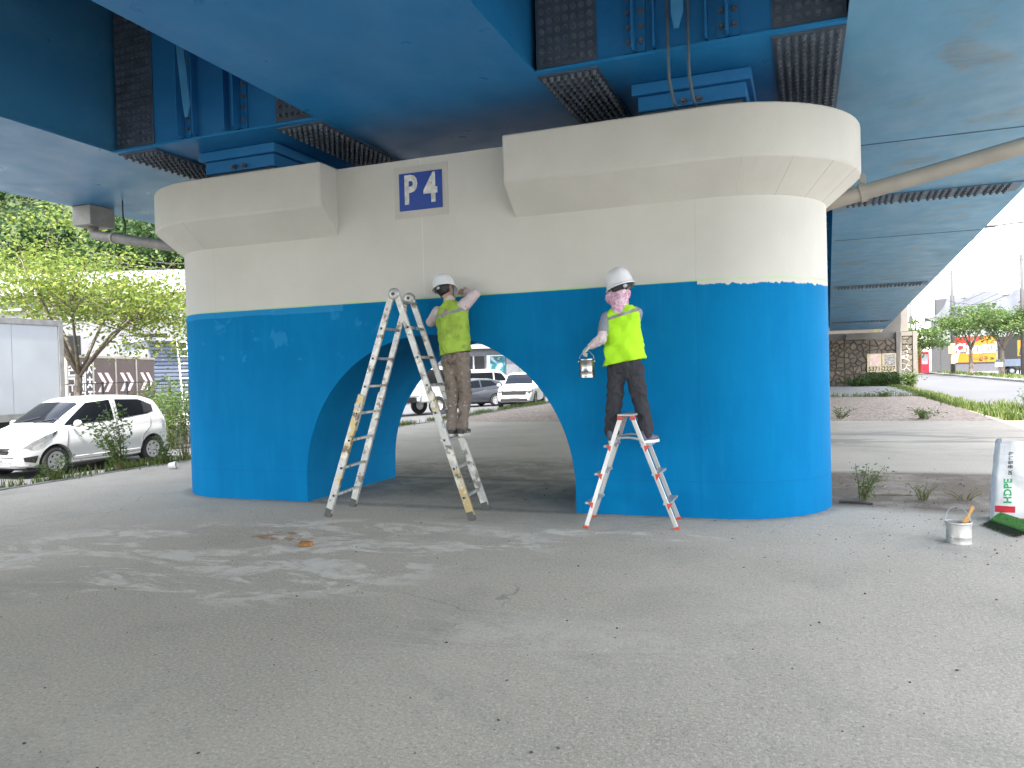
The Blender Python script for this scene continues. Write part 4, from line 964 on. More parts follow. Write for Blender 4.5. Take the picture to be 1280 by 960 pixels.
class Car:
    def __init__(s, name, label, loc, rz, rows, paint, wheels, rw, group=None):
        s.t = thing(name, label, "car", loc, rz, group); s.xs, s.P = car_body(rows); s.paint = paint; s.rw = rw
        rings = []
        for x, p in zip(s.xs, s.P):
            h = section(*p); rings.append([Vector((x, y, z)) for y, z in h]+[Vector((x, -y, z)) for y, z in h[-2:0:-1]])
        mb = MB().loft(rings); me = mb.mesh("body"); bm = bmesh.new(); bm.from_mesh(me); bmesh.ops.recalc_face_normals(bm, faces=bm.faces); bm.to_mesh(me); bm.free()
        W = s.P[:, 3].max(); cb = MB()
        for wx in wheels:
            for sg in (-1, 1):
                m = Matrix.Translation((wx, sg*(W-.12), rw)) @ Matrix.Rotation(R(90), 4, 'X'); cb.lathe([(rw*1.17, -.18), (rw*1.17, .22)], 28, m)
        cme = cb.mesh("cut"); bm = bmesh.new(); bm.from_mesh(cme); bmesh.ops.recalc_face_normals(bm, faces=bm.faces); bm.to_mesh(cme); bm.free()
        o = bpy.data.objects.new("cut", cme); COL.objects.link(o)
        me = evaluated(me, [('BOOLEAN', dict(operation='DIFFERENCE', object=o, solver='EXACT'))]); bpy.data.objects.remove(o)
        s.b = link("body", me, paint, s.t, angle=30)
        MB().mm((wheels[1]-.5, -W+.16, .16), (wheels[0]+.5, W-.16, rw*2.05)).build("wheel_well", DARK, s.t)
        for wx in wheels:
            for sg in (-1, 1):
                w = thing_part("wheel", s.t, (wx, sg*(W-.105), rw), sg)
                MB().lathe([(rw*.66, -.09), (rw*.9, -.095), (rw*.985, -.075), (rw, -.04), (rw, .04), (rw*.985, .075), (rw*.9, .095), (rw*.66, .09)], 32, Matrix.Rotation(R(-90), 4, 'X'), cap=False).build("tyre", TYRE, w, smooth=True, angle=50)
                rm = MB().lathe([(0, .085), (rw*.18, .085), (rw*.2, .07), (rw*.5, .075), (rw*.62, .085), (rw*.67, .08), (rw*.67, -.05), (0, -.05)], 32, Matrix.Rotation(R(-90), 4, 'X')).build("rim", RIM, w, smooth=True, angle=35)
                hb = MB()
                for k in range(7):
                    a = 2*math.pi*k/7; hb.ell((rw*.42*math.cos(a), .078, rw*.42*math.sin(a)), (rw*.075, .006, rw*.075), 8, 6)
                hb.build("rim_holes", DARK, w)
    def par(s, x): return [np.interp(x, s.xs, s.P[:, k]) for k in range(5)]
    def yside(s, x, z):
        h = section(*s.par(x)); best = 0
        for (y0, z0), (y1, z1) in zip(h[1:-1], h[2:]):
            if min(z0, z1)-1e-6 <= z <= max(z0, z1)+1e-6 and abs(z1-z0) > 1e-6: best = max(best, y0+(y1-y0)*(z-z0)/(z1-z0))
        return best or h[-4][0]
    def ztop(s, x, y):
        h = section(*s.par(x))[7:][::-1]; return float(np.interp(abs(y), [q[0] for q in h], [q[1] for q in h]))
    def side(s, name, poly, mat, sides=(1, -1), off=.006, parent=None, n=5):
        pts = []
        for i in range(len(poly)):
            a, b = poly[i], poly[(i+1) % len(poly)]
            for t in np.linspace(0, 1, n, endpoint=False): pts.append((a[0]+(b[0]-a[0])*t, a[1]+(b[1]-a[1])*t))
        o = None
        for sg in sides:
            me = bpy.data.meshes.new(name); bm = bmesh.new(); vs = [bm.verts.new((x, sg*(s.yside(x, z)+off), z)) for x, z in pts]
            es = [bm.edges.new((vs[i], vs[(i+1) % len(vs)])) for i in range(len(vs))]; bmesh.ops.triangle_fill(bm, edges=es, use_beauty=True)
            for _ in range(2): bmesh.ops.subdivide_edges(bm, edges=bm.edges[:], cuts=1, use_grid_fill=True)
            bmesh.ops.triangulate(bm, faces=bm.faces)
            for v in bm.verts: v.co.y = sg*(s.yside(v.co.x, v.co.z)+off)
            bmesh.ops.recalc_face_normals(bm, faces=bm.faces); bm.to_mesh(me); bm.free()
            if len(me.polygons) and me.polygons[0].normal.y*sg < 0: me.flip_normals()
            o = link(name, me, mat, parent or s.t)
            so = o.modifiers.new("thick", 'SOLIDIFY'); so.thickness = .012; so.offset = -1
        return o
    def line(s, name, pts, r=.005, sides=(1, -1), mat=None, off=.001, parent=None):
        for sg in sides:
            q = []
            for a, b in zip(pts[:-1], pts[1:]):
                for t in np.linspace(0, 1, 6): x, z = a[0]+(b[0]-a[0])*t, a[1]+(b[1]-a[1])*t; q.append((x, sg*(s.yside(x, z)+off), z))
            MB().tube(q, r, 5).build(name, mat or TRIM, parent or s.t)
    def top(s, name, x0, x1, frac, mat, off=.007, taper=0):
        rings = []
        for i, x in enumerate(np.linspace(x0, x1, 14)):
            p = s.par(x); yw = p[4]*(frac+taper*i/13) ; rings.append([Vector((x, y, s.ztop(x, y)+off)) for y in np.linspace(-yw, yw, 15)])
        o = MB().loft(rings, closed=False, cap=(False, False)).build(name, mat, s.t, smooth=True); return o
def thing_part(name, parent, loc, sg):
    o = bpy.data.objects.new(name, None); COL.objects.link(o); o.parent = parent; o.location = loc
    if sg < 0: o.rotation_euler = (0, 0, math.pi)
    return o
def car_paint(name, col, metal=0): return M(name, col, .22, metal=metal, var=.03, scale=2, coat=.6, spec=.5)
WHITE = car_paint("car_white", (.58, .585, .59))

hatch_rows = [(-1.80, .35, .72, .78, .62, .50), (-1.76, .27, .90, 1.02, .70, .55), (-1.70, .24, .98, 1.20, .75, .58), (-1.55, .22, 1.04, 1.40, .785, .585), (-1.2, .20, 1.03, 1.495, .80, .60), (-.6, .18, .99, 1.53, .80, .62), (0, .18, .955, 1.52, .80, .61),
    (.32, .18, .93, 1.46, .80, .59), (.75, .18, .905, 1.20, .80, .60), (1.03, .18, .885, .985, .80, .64), (1.35, .18, .83, .90, .79, .62), (1.6, .20, .71, .79, .735, .55), (1.74, .21, .60, .68, .65, .48), (1.80, .25, .54, .60, .56, .42)]
c1 = Car("parked_car", "small white parked hatchback with plate and weeds growing at its door beside the kerb", (-14.4, 11.9, -.26), R(-90), hatch_rows, WHITE, (1.10, -1.275), .29)
c1.top("windscreen", .40, .99, .93, GLASS)
c1.top("rear_window", -1.66, -1.50, .85, GLASS)
c1.side("front_window", [(.86, .965), (.27, 1.385), (-.28, 1.43), (-.30, 1.005)], GLASS)
c1.side("rear_side_window", [(-.42, 1.015), (-.42, 1.43), (-1.05, 1.405), (-1.38, 1.27), (-1.36, 1.13), (-1.2, 1.085)], GLASS)
c1.side("quarter_panel", [(-1.10, 1.10), (-1.12, 1.38), (-1.38, 1.27), (-1.36, 1.13)], TRIM, off=.010)
for pts in ([(.80, .93), (.86, .55), (.72, .28), (-.30, .27)], [(-.35, .27), (-.35, 1.44)], [(-.36, .27), (-.95, .30), (-1.02, .62), (-1.22, .80), (-1.25, 1.02)]): c1.line("door_seam", pts)
c1.line("sill_line", [(.7, .34), (-.9, .34)], .012, mat=WHITE)
c1.side("headlight", [(1.70, .60), (1.55, .55), (1.38, .60), (1.14, .80), (1.10, .86), (1.30, .805), (1.55, .70)], LAMP, off=.008)
c1.side("lamp_trim", [(1.16, .775), (1.05, .86), (1.03, .885), (1.13, .85)], TRIM, off=.012)
c1.side("fog_recess", [(1.70, .42), (1.46, .44), (1.50, .30), (1.68, .34)], TRIM, off=.006)
c1.side("door_handle", [(-.18, .87), (-.32, .875), (-.32, .90), (-.18, .895)], WHITE, off=.03)
fr = MB().prism([(1.775, -.40, .475), (1.775, .40, .475), (1.775, .46, .60), (1.775, -.46, .60)], (.035, 0, 0)).build("grille", TRIM, c1.t, bevel=.01)
MB().mm((1.80, -.45, .545), (1.825, .45, .572)).build("grille_bar", CHR, fr)
bt = MB().prism([(1.825, -.075, .550), (1.825, -.03, .550), (1.825, -.03, .542), (1.825, .03, .542), (1.825, .03, .550), (1.825, .085, .550), (1.825, .07, .568), (1.825, .03, .568), (1.825, .03, .576), (1.825, -.03, .576), (1.825, -.03, .568), (1.825, -.085, .568)], (.012, 0, 0)).build("badge", M("badge_gold", (.62, .52, .28), .3, metal=.6), fr)
lg = MB()
for z in (.265, .30, .335): lg.mm((1.74, -.48, z-.01), (1.812, .48, z+.01))
lg.build("lower_grille", M("lower_grille_grey", (.25, .25, .25), .5), c1.t)
pl = MB().mm((1.80, -.26, .375), (1.835, .26, .475)).build("licence_plate", PLT, c1.t, bevel=.004)
text("lettering", "47 나 4086", .115, plane_m((1.838, 0, .425), (0, 1, 0), (0, 0, 1)), BLK, pl, .001, .001)
for sg in (1, -1):
    mr = MB().ell((.70, sg*.90, .99), (.06, .10, .075), 14, 10).build("mirror", M("mirror_grey", (.48, .48, .48), .4), c1.t, smooth=True)
    MB().beam((.72, sg*.76, .95), (.71, sg*.85, .965), .04, .03).build("mirror_arm", TRIM, mr)
for y in (.1, -.42):
    pts = [(1.02-.05*q-.10*abs(q), y+.5*q, c1.ztop(1.02-.05*q-.10*abs(q), y+.5*q)+.02) for q in np.linspace(0, 1, 6)]
    MB().tube(pts, .009, 5).build("wiper", TRIM, c1.t)

def simple_car(name, label, loc, rz, rows, paint, wheels, rw, roof_x, win, screen, grille, plate_z, lamps, tail=None, logo=False):
    c = Car(name, label, loc, rz, rows, paint, wheels, rw)
    c.top("windscreen", *screen, .92, GLASS)
    for k, poly in enumerate(win): c.side("side_window", poly, GLASS)
    xf = rows[-1][0] if rows[-1][0] > rows[0][0] else rows[0][0]
    for (z0, z1, w) in grille: MB().mm((xf-.16, -w, z0), (xf+.025, w, z1)).build("grille", TRIM, c.t, bevel=.015)
    MB().mm((xf-.04, -.26, plate_z), (xf+.035, .26, plate_z+.11)).build("licence_plate", PLT, c.t)
    for poly in lamps: c.side("headlight", poly, LAMP, off=.01)
    for poly in (tail or []): c.side("tail_light", poly, TAIL, off=.01)
    for sg in (1, -1): MB().ell((screen[1]-.28, sg*(c.P[:, 3].max()+.10), rows[len(rows)//2][2]+.07), (.07, .11, .08), 12, 8).build("mirror", paint, c.t, smooth=True)
    return c
suv_rows = [(-2.38, .45, .90, .98, .75, .6), (-2.30, .32, 1.02, 1.30, .85, .64), (-2.1, .28, 1.10, 1.55, .91, .68), (-1.5, .25, 1.09, 1.70, .945, .72), (-.4, .25, 1.06, 1.72, .95, .72), (.25, .25, 1.04, 1.66, .95, .70), (.75, .25, 1.02, 1.38, .95, .72), (1.15, .25, 1.01, 1.09, .945, .78), (1.7, .25, .98, 1.03, .92, .78), (2.15, .27, .90, .96, .86, .72), (2.33, .29, .76, .84, .80, .66), (2.39, .34, .66, .74, .74, .6)]
c2 = simple_car("parked_car", "white parked sport utility vehicle with black grille seen through the pier arch", (-13.5, 37.0, -.26), R(-80), suv_rows, WHITE, (1.45, -1.35), .36, 0,
    [[(.85, 1.07), (.30, 1.52), (-.35, 1.58), (-.38, 1.10)], [(-.46, 1.10), (-.46, 1.58), (-1.35, 1.56), (-1.40, 1.14)]], (.32, 1.1), [(.64, .83, .60), (.32, .46, .66)], .50, [[(2.33, .78), (2.0, .90), (1.85, .90), (2.1, .78)]])
for sg in (-1, 1): MB().box((2.30, sg*.66, .80), (.20, .26, .09), Matrix.Rotation(R(sg*-18), 3, 'Z')).build("headlight", LAMP, c2.t, bevel=.02)
BADGE = MB().ell((2.385, 0, .84), (.03, .09, .035), 12, 8).build("badge", CHR, c2.t, smooth=True)
dh_rows = [(-1.95, .38, .78, .84, .66, .54), (-1.88, .28, .95, 1.12, .78, .58), (-1.7, .22, 1.0, 1.32, .83, .6), (-1.1, .2, .98, 1.44, .85, .63), (-.3, .2, .95, 1.47, .86, .63), (.2, .2, .93, 1.42, .86, .61), (.7, .2, .91, 1.16, .86, .63), (1.02, .2, .89, .97, .855, .68), (1.5, .2, .83, .89, .83, .66), (1.8, .23, .70, .77, .76, .58), (1.95, .28, .58, .64, .66, .5)]
c3 = simple_car("parked_car", "dark grey hatchback parked at an angle seen behind the painter's legs through the arch", (-16.3, 36.3, -.26), R(-128), dh_rows, car_paint("car_graphite", (.075, .08, .095), .4), (1.2, -1.25), .31, 0,
    [[(.78, .965), (.22, 1.31), (-.35, 1.36), (-.38, .99)], [(-.46, 1.0), (-.46, 1.36), (-1.1, 1.33), (-1.40, 1.10)]], (.30, .98), [(.5, .6, .5), (.30, .40, .55)], .42, [[(1.80, .64), (1.5, .76), (1.35, .78), (1.6, .62)]])
van_rows = [(-2.55, .42, 1.05, 1.4, .86, .74), (-2.50, .32, 1.12, 1.75, .91, .76), (-2.35, .28, 1.15, 1.92, .95, .78), (-1.2, .25, 1.15, 1.96, .96, .80), (.6, .25, 1.13, 1.95, .96, .80), (1.2, .25, 1.10, 1.84, .96, .78), (1.75, .25, 1.06, 1.42, .95, .78), (2.1, .25, 1.04, 1.14, .93, .78), (2.4, .27, .90, .98, .86, .7), (2.56, .32, .72, .80, .76, .6)]
c4 = simple_car("parked_van", "white passenger van with a long dark side window seen through the pier arch", (-19.3, 45.0, -.26), R(58), van_rows, WHITE, (1.6, -1.5), .34, 0,
    [[(1.55, 1.18), (1.15, 1.66), (.55, 1.74), (.55, 1.2)], [(.45, 1.2), (.45, 1.74), (-2.05, 1.72), (-2.2, 1.2)]], (1.22, 2.05), [(.6, .72, .5)], .42, [[(2.35, .86), (2.15, .98), (2.1, .88)]], [[(-2.46, 1.0), (-2.25, 1.0), (-2.25, 1.18), (-2.46, 1.2)]])
c4.t["category"] = "van"
def wheel_simple(parent, x, y, z, r, w=.2):
    o = thing_part("wheel", parent, (x, y, z), 1 if y > 0 else -1)
    MB().lathe([(r*.55, -w/2), (r*.95, -w/2), (r, -w/3), (r, w/3), (r*.95, w/2), (r*.55, w/2)], 28, Matrix.Rotation(R(-90), 4, 'X'), cap=False).build("tyre", TYRE, o, smooth=True, angle=50)
    MB().lathe([(0, w*.3), (r*.3, w*.35), (r*.5, w*.30), (r*.56, w*.48), (r*.56, -w*.3), (0, -w*.3)], 24, Matrix.Rotation(R(-90), 4, 'X')).build("rim", RIM, o, smooth=True, angle=40)
def truck(name, label, loc, rz, L, H0, H1, box=True, w=1.15):
    t = thing(name, label, "truck", loc, rz)
    CH = M("truck_chassis", (.04, .04, .042), .7, var=.3)
    MB().mm((-L, -.45, .55), (1.9, .45, H0-.02)).build("chassis", CH, t)
    PNL = M("cargo_white", (.52, .54, .56), .45, var=.06, scale=1.2, dirt=(.50, .52, .53), dirt_at=.66); FRM = M("cargo_frame_grey", (.36, .35, .33), .5, metal=.3, var=.2)
    if box:
        cb = MB().mm((-L, -w, H0), (0, w, H1)).build("cargo_box", PNL, t)
        for sg in (-1, 1):
            n = 5
            for k in range(n):
                xa = -L+.12+k*(L-.24)/n; MB().mm((xa+.008, sg*(w+.001), H0+.17), (xa+(L-.24)/n-.008, sg*(w+.016), H1-.12)).build("side_panel", PNL, cb, bevel=.004)
            for z in ((H0, H0+.16), (H1-.11, H1+.02)): MB().mm((-L-.01, sg*(w+.001), z[0]), (.01, sg*(w+.03), z[1])).build("frame_rail", FRM, cb)
            for x in (-L, -.11): MB().mm((x-.012, sg*(w+.001), H0+.161), (x+.112, sg*(w+.035), H1-.111)).build("corner_post", FRM, cb)
            for k in range(3): MB().box((-L+.6+k*1.9, sg*(w+.04), H0+.35), (.10, .03, .06)).build("latch", FRM, cb)
    else:
        bd = MB().mm((-L, -w, H0), (0, w, H0+.06)).build("flat_bed", PNL, t)
        for sg in (-1, 1): MB().mm((-L, sg*w-.02, H0+.061), (0, sg*w+.02, H0+.42)).build("bed_side", PNL, bd)
        MB().mm((-L, -w, H0+.061), (-L+.04, w, H0+.42)).build("tail_gate", PNL, bd)
    cab = MB().prism([(.12, -w+.1, .55), (1.85, -w+.1, .55), (1.9, -w+.1, 1.2), (1.55, -w+.1, 2.05), (.12, -w+.1, 2.1)], (0, 2*w-.2, 0)).build("cab", PNL, t, bevel=.06)
    MB().prism([(1.885, -w+.22, 1.27), (1.885, w-.22, 1.27), (1.60, w-.28, 1.97), (1.60, -w+.28, 1.97)], (.03, 0, .01)).build("windscreen", GLASS, t)
    for sg in (-1, 1):
        MB().prism([(.45, sg*(w-.096), 1.25), (1.65, sg*(w-.096), 1.25), (1.42, sg*(w-.096), 1.92), (.45, sg*(w-.096), 1.95)], (0, sg*.012, 0)).build("door_window", GLASS, t)
        wheel_simple(t, 1.0, sg*(w-.16), .40, .40); wheel_simple(t, -L*.68, sg*(w-.16), .40, .40)
    return t
truck("box_truck", "white box truck with panelled cargo body parked beyond the small hatchback", (-18.15, 7.6, -.26), R(-90), 6.15, .95, 3.31)
truck("flatbed_truck", "small flatbed truck partly hidden by the tall ladder seen through the arch", (-15.9, 29.3, -.26), R(62), 3.0, .80, 1.6, False, .85)
# ------------------------------------------------------------------ vegetation
BARK = M("bark_grey", (.16, .13, .10), .95, var=.35, scale=12, bump=.6, bscale=25)
LF_Y = leaf_mat("leaf_yellow_green", (.075, .125, .022), (.15, .20, .035), (.26, .26, .055))
LF_G = leaf_mat("leaf_mid_green", (.04, .08, .02), (.08, .13, .034), (.125, .165, .05))
LF_D = leaf_mat("leaf_dark_green", (.025, .065, .016), (.05, .11, .025), (.10, .16, .04))
LF_W = leaf_mat("weed_green", (.05, .105, .02), (.095, .155, .035), (.15, .18, .06))
GRS = leaf_mat("grass_green", (.05, .09, .018), (.10, .145, .03), (.19, .19, .075))
def tree(label, loc, fork, cc, cr, mat, nleaf, size, seed, tr=.14, group=None, limbs=7, subs=6, lean=0, clump=.5, name="tree", flat=False):
    rng = random.Random(seed); np.random.seed(seed)
    t = thing(name, label, "tree", loc, 0, group); cc = Vector(cc); cr = Vector(cr)
    mb = MB(); f = Vector((lean, 0, fork))
    trunk = [Vector((0, 0, -.15)), Vector((.02, .01, .1)), f*.5+Vector((rng.uniform(-.06, .06), 0, 0)), f]
    mb.tube(trunk, [tr*1.35, tr*1.1, tr*.92, tr*.8], 10); tips = []
    def crown_pt(k):
        while True:
            p = Vector((rng.uniform(-1, 1), rng.uniform(-1, 1), rng.uniform(-.8, 1)))
            if .35 < p.length < k: return cc+Vector((p.x*cr.x, p.y*cr.y, p.z*cr.z))
    for i in range(limbs):
        a = 2*math.pi*(i+rng.uniform(-.3, .3))/limbs
        e = cc+Vector((math.cos(a)*cr.x*.6, math.sin(a)*cr.y*.6, rng.uniform(-.35, .55)*cr.z))
        m = f.lerp(e, .5)+Vector((rng.uniform(-.2, .2), rng.uniform(-.2, .2), rng.uniform(.0, .3)))*min(1, cr.x*.3)
        s0 = f-Vector((0, 0, rng.uniform(0, .25)*fork*.5)); mb.tube([s0, s0.lerp(m, .5)+Vector((0, 0, .05)), m, e], [tr*.55, tr*.42, tr*.3, tr*.14], 7); tips.append(e)
        for j in range(subs):
            q = e+Vector((rng.gauss(0, .42)*cr.x, rng.gauss(0, .42)*cr.y, rng.gauss(.05, .38)*cr.z)); st = m.lerp(e, rng.uniform(.1, 1))
            d = q-cc; d = Vector((d.x/cr.x, d.y/cr.y, d.z/cr.z))
            if d.length > 1.05: q = cc+Vector((d.x*cr.x, d.y*cr.y, d.z*cr.z))*(1.0/d.length)
            md = st.lerp(q, .5)+Vector((0, 0, .08*cr.z)); mb.tube([st, md, q], [tr*.16, tr*.10, tr*.04], 5); tips += [q, md]
    mb.build("trunk", BARK, t, smooth=True)
    tp = np.array([tuple(p) for p in tips]); w = np.random.dirichlet(np.ones(len(tp))*3.0)
    idx = np.random.choice(len(tp), nleaf, p=w); sig = np.array(cr)*.17*clump*2
    C = tp[idx]+np.random.normal(size=(nleaf, 3))*sig*np.array([1, 1, .55])
    V, Fq = leaf_cloud(C, size); link("crown", raw_mesh("crown", V, Fq), mat, t)
    return t
tree("yellow-green leafy street tree standing behind the white box truck and hatchback", (-20.75, 17.2, -.2), 2.2, (.4, 0, 4.5), (3.8, 3.0, 2.2), LF_Y, 14000, .135, 8, .12, None, 7, 10, .15, .46)
tree("dense yellowish green tree growing right beside the pier's left end behind the fence", (-18.0, 22.0, -.2), 1.6, (.1, 0, 3.1), (2.5, 2.3, 2.1), LF_Y, 11000, .13, 5, .09, None, 7, 9, 0, .5)
tree("spreading green street tree in front of the red and yellow banner", (14.9, 84, .0), 2.6, (0, 0, 4.9), (3.0, 2.8, 1.8), LF_G, 5000, .27, 11, .19, "street trees by the tarpaulin hall", 7, 6, 0, .45)
tree("bushy green street tree beside the dark hall entrance", (15.6, 75, .0), 2.3, (.3, 0, 4.4), (2.9, 2.8, 1.8), LF_G, 5000, .25, 12, .18, "street trees by the tarpaulin hall", 7, 6, 0, .45)
tree("small green tree beside the red vending machine by the stone abutment", (11.7, 97, .0), 1.8, (0, 0, 3.6), (3.6, 3.0, 2.5), LF_G, 5500, .30, 13, .20, None, 6, 6, 0, .45)
tree("pale far green tree behind the vending machine", (7.6, 96, .0), 1.8, (0, 0, 3.6), (2.0, 3.0, 2.7), LF_W, 4500, .30, 14, .18, None, 6, 6, 0, .45)
tree("small dark street tree growing beside the grey workshop seen through the arch", (-17.6, 56, -.2), 1.3, (.2, 0, 2.6), (1.6, 1.6, 1.5), LF_D, 2500, .2, 15, .12, None, 5, 5, 0, .5)

def weed(label, loc, h, n, spread, leaf, mat, seed, per=60, cat="weed", sway=(0, 0), group=None, name="weed"):
    rng = random.Random(seed); np.random.seed(seed); t = thing(name, label, cat, loc, 0, group); mb = MB(); C = []
    for i in range(n):
        a = rng.uniform(0, 2*math.pi); r = spread*rng.uniform(.2, 1); hh = h*rng.uniform(.6, 1)
        pts = [Vector((r*.15*math.cos(a), r*.15*math.sin(a), -.02)), Vector((r*.5*math.cos(a)+sway[0]*.4, r*.5*math.sin(a)+sway[1]*.4, hh*.55)), Vector((r*math.cos(a)+sway[0], r*math.sin(a)+sway[1], hh))]
        mb.tube(pts, [.006+.004*h, .005, .002], 5)
        for k in range(per):
            u = rng.uniform(.12, 1); p = pts[0].lerp(pts[1], u*2) if u < .5 else pts[1].lerp(pts[2], u*2-1)
            C.append(p+Vector((rng.gauss(0, 1), rng.gauss(0, 1), rng.gauss(0, .6)))*leaf*(.4+.9*u))
    mb.build("stem", M("weed_stem", (.14, .13, .05), .8), t)
    V, Fq = leaf_cloud([tuple(c) for c in C], leaf, .0, .38); link("foliage", raw_mesh("foliage", V, Fq), mat, t); return t
weed("tall leafy weed growing at the kerb in front of the parked hatchback's door", (-11.25, 10.15, 0), 1.25, 9, .42, .085, LF_W, 21, 75, sway=(-.25, -.1))
weed("thin straggly weed with small leaves at the kerb behind the hatchback", (-11.2, 11.6, 0), .75, 9, .35, .05, leaf_mat("weed_dry", (.12, .14, .07), (.20, .21, .12), (.32, .30, .20)), 22, 40)
weed("bushy weed behind the pier's left edge at the kerb", (-11.3, 12.7, 0), .8, 8, .4, .07, LF_W, 23, 60)
weed("leafy weed clump with pale flowers at the kerb hidden partly by the pier", (-11.15, 11.0, 0), .55, 10, .35, .06, LF_W, 51, 50)
weed("low broken weed at the front wheel of the hatchback", (-11.3, 8.9, 0), .42, 7, .3, .06, LF_W, 24, 40)
weed("feathery green weed sprouting at the foot of the pier's rounded right end", (.58, 9.35, 0), .42, 7, .20, .04, leaf_mat("weed_grey_green", (.09, .13, .05), (.15, .19, .08), (.22, .24, .12)), 25, 70, sway=(.08, 0))
weed("sparse flattened weed on the damp dirt near the paint pail", (1.2, 9.5, 0), .20, 9, .30, .025, MATS["weed_grey_green"], 26, 22)
weed("thin dry weed on the dirt beside the white sack", (1.62, 9.55, 0), .12, 7, .25, .02, MATS["weed_dry"], 27, 18)
for i, (x, y, h, s_) in enumerate([(3.0, 50.9, .55, 1.0), (4.1, 50.8, .85, 1.0), (5.0, 50.7, .9, .9), (5.8, 50.4, .85, .6)]):
    weed(["dark low bush under the poster panels", "dark taller bush beneath the phone number posters", "green bush at the foot of the abutment's corner post", "bright bush at the road end of the stone abutment"][i], (x, y, 0), h, 12, s_, .17, LF_D if i < 3 else LF_G, 30+i, 55, "bush", name="bush")
weed("leafy bush growing by the kerb at the right road edge", (6.05, 25.3, -.1), .75, 14, .6, .09, LF_G, 41, 60, "bush", name="bush")
weed("low green weed patch on the pink gravel's near edge", (2.9, 22.6, 0), .3, 10, .5, .07, LF_W, 42, 40)
weed("small green weed on the gravel by the pier's shadow", (.9, 22.9, 0), .32, 7, .35, .06, LF_W, 43, 36)
weed("low weed between gravel and concrete apron", (3.2, 36.6, 0), .3, 12, .8, .08, LF_W, 44, 36)
for i, (px, D, h, lb) in enumerate([(150, 23.5, 1.3, "low green shrub along the black fence under the street tree"), (178, 22.5, 1.5, "yellowish green shrub along the black fence behind the hatchback"),
        (200, 21.0, 1.7, "tall leafy shrub along the black fence by the blue grey shed"), (216, 20.0, 1.9, "thick bright shrub beside the pier's left edge in front of the fence"), (232, 21.5, 1.9, "dark green shrub half hidden behind the pier's left edge")]):
    q = at_depth(px, 480, D); q.z = -.2
    weed(lb, q, h, 14, .75, .10, (LF_G, LF_W, LF_G, LF_W, LF_D)[i], 60+i, 75, "shrub", group="shrubs along the fence", name="hedge_shrub")
rs = np.random.RandomState(4); np.random.seed(4)
def strip(name, label, x0, x1, y0, y1, z, n, h, w=.010, lean=.6, mat=GRS, clumpy=True):
    P = np.stack([rs.uniform(x0, x1, n), rs.uniform(y0, y1, n), np.full(n, z)], 1)
    if clumpy:
        k = np.array([mnoise.noise(Vector((p[0]*2.1, p[1]*.8, 3)))+.5*mnoise.noise(Vector((p[0]*6, p[1]*3, 8)))+.1 for p in P]); P = P[k > rs.uniform(-.15, .30, n)]; P[:, 0] += rs.normal(0, .12, len(P))
    V, Fq = blades(P, h, w, lean); o = link(name, raw_mesh(name, V, Fq), mat); o["kind"] = "stuff"; return tag(o, label, "grass")
strip("grass", "uneven grass along the left kerb under the hatchback and through the arch", -11.56, -11.1, 3, 45, -.10, 17000, .17, .010)
strip("grass", "long grass on the verge between gravel and main road", 4.7, 5.3, 22, 52, -.03, 9000, .15, .014)
strip("grass", "grass growing out of the right road gutter", 5.55, 6.1, 22, 29, -.12, 1500, .26, .014)
strip("grass", "rough grass around the street tree feet on the far pavement", 13.8, 16.2, 60, 100, .0, 2500, .22, .03)
strip("grass", "grass tufts on the edge of the concrete apron", 1.0, 5.0, 36.4, 37.4, .0, 500, .14, .014)

# wooded hill, its shape steepened and run on out of view to block light
HD = Vector((-.76, .65, 0)).normalized(); HL = Vector((.65, .76, 0)).normalized()
def hill_h(d, l): return max(0, (d-95))*.88*(1+.10*math.sin(l*.05))+4*mnoise.noise(Vector((d*.02, l*.02, 1)))*min(1, max(0, d-95)/20)
rows = []
for d in np.linspace(88, 300, 22): rows.append([HD*d+HL*l+Vector((0, 0, hill_h(d, l)-.5)) for l in np.linspace(-260, 110, 38)])
structure(MB().loft(rows, closed=False, cap=(False, False)).build("hill", M("hill_soil", (.05, .07, .025), .95), smooth=True))
C = []; rs = np.random.RandomState(9)
for i in range(640):
    d = rs.uniform(96, 225); l = rs.uniform(-120, 30); r = rs.uniform(2.6, 5.2); c = HD*d+HL*l+Vector((0, 0, hill_h(d, l)+r*.75))
    n = 440; v = rs.normal(size=(n, 3)); v /= np.linalg.norm(v, axis=1)[:, None]; v[:, 2] = np.abs(v[:, 2])*1.0-.25
    bumpy = 1+.22*np.sin(v[:, 0]*5+i)*np.sin(v[:, 1]*6+i*2)
    C.append(np.array(c)+v*(r*bumpy)[:, None]*rs.uniform(.78, 1.04, (n, 1)))
C = np.concatenate(C); np.random.seed(10); V, Fq = leaf_cloud(C, .62, .1, .75)
fo = link("hillside_forest", raw_mesh("hillside_forest", V, Fq), leaf_mat("forest_leaf", (.018, .045, .016), (.04, .08, .026), (.085, .13, .04))); fo["kind"] = "stuff"; tag(fo, "dense green forest covering the hillside behind the street", "forest")

# ------------------------------------------------------------------ buildings left of the road
def frame_between(px0, px1, D0, D1):
    a = at_depth(px0, 480, D0); b = at_depth(px1, 480, D1); a.z = b.z = -.2; d = (b-a); L = d.length; return a, math.atan2(d.y, d.x), L
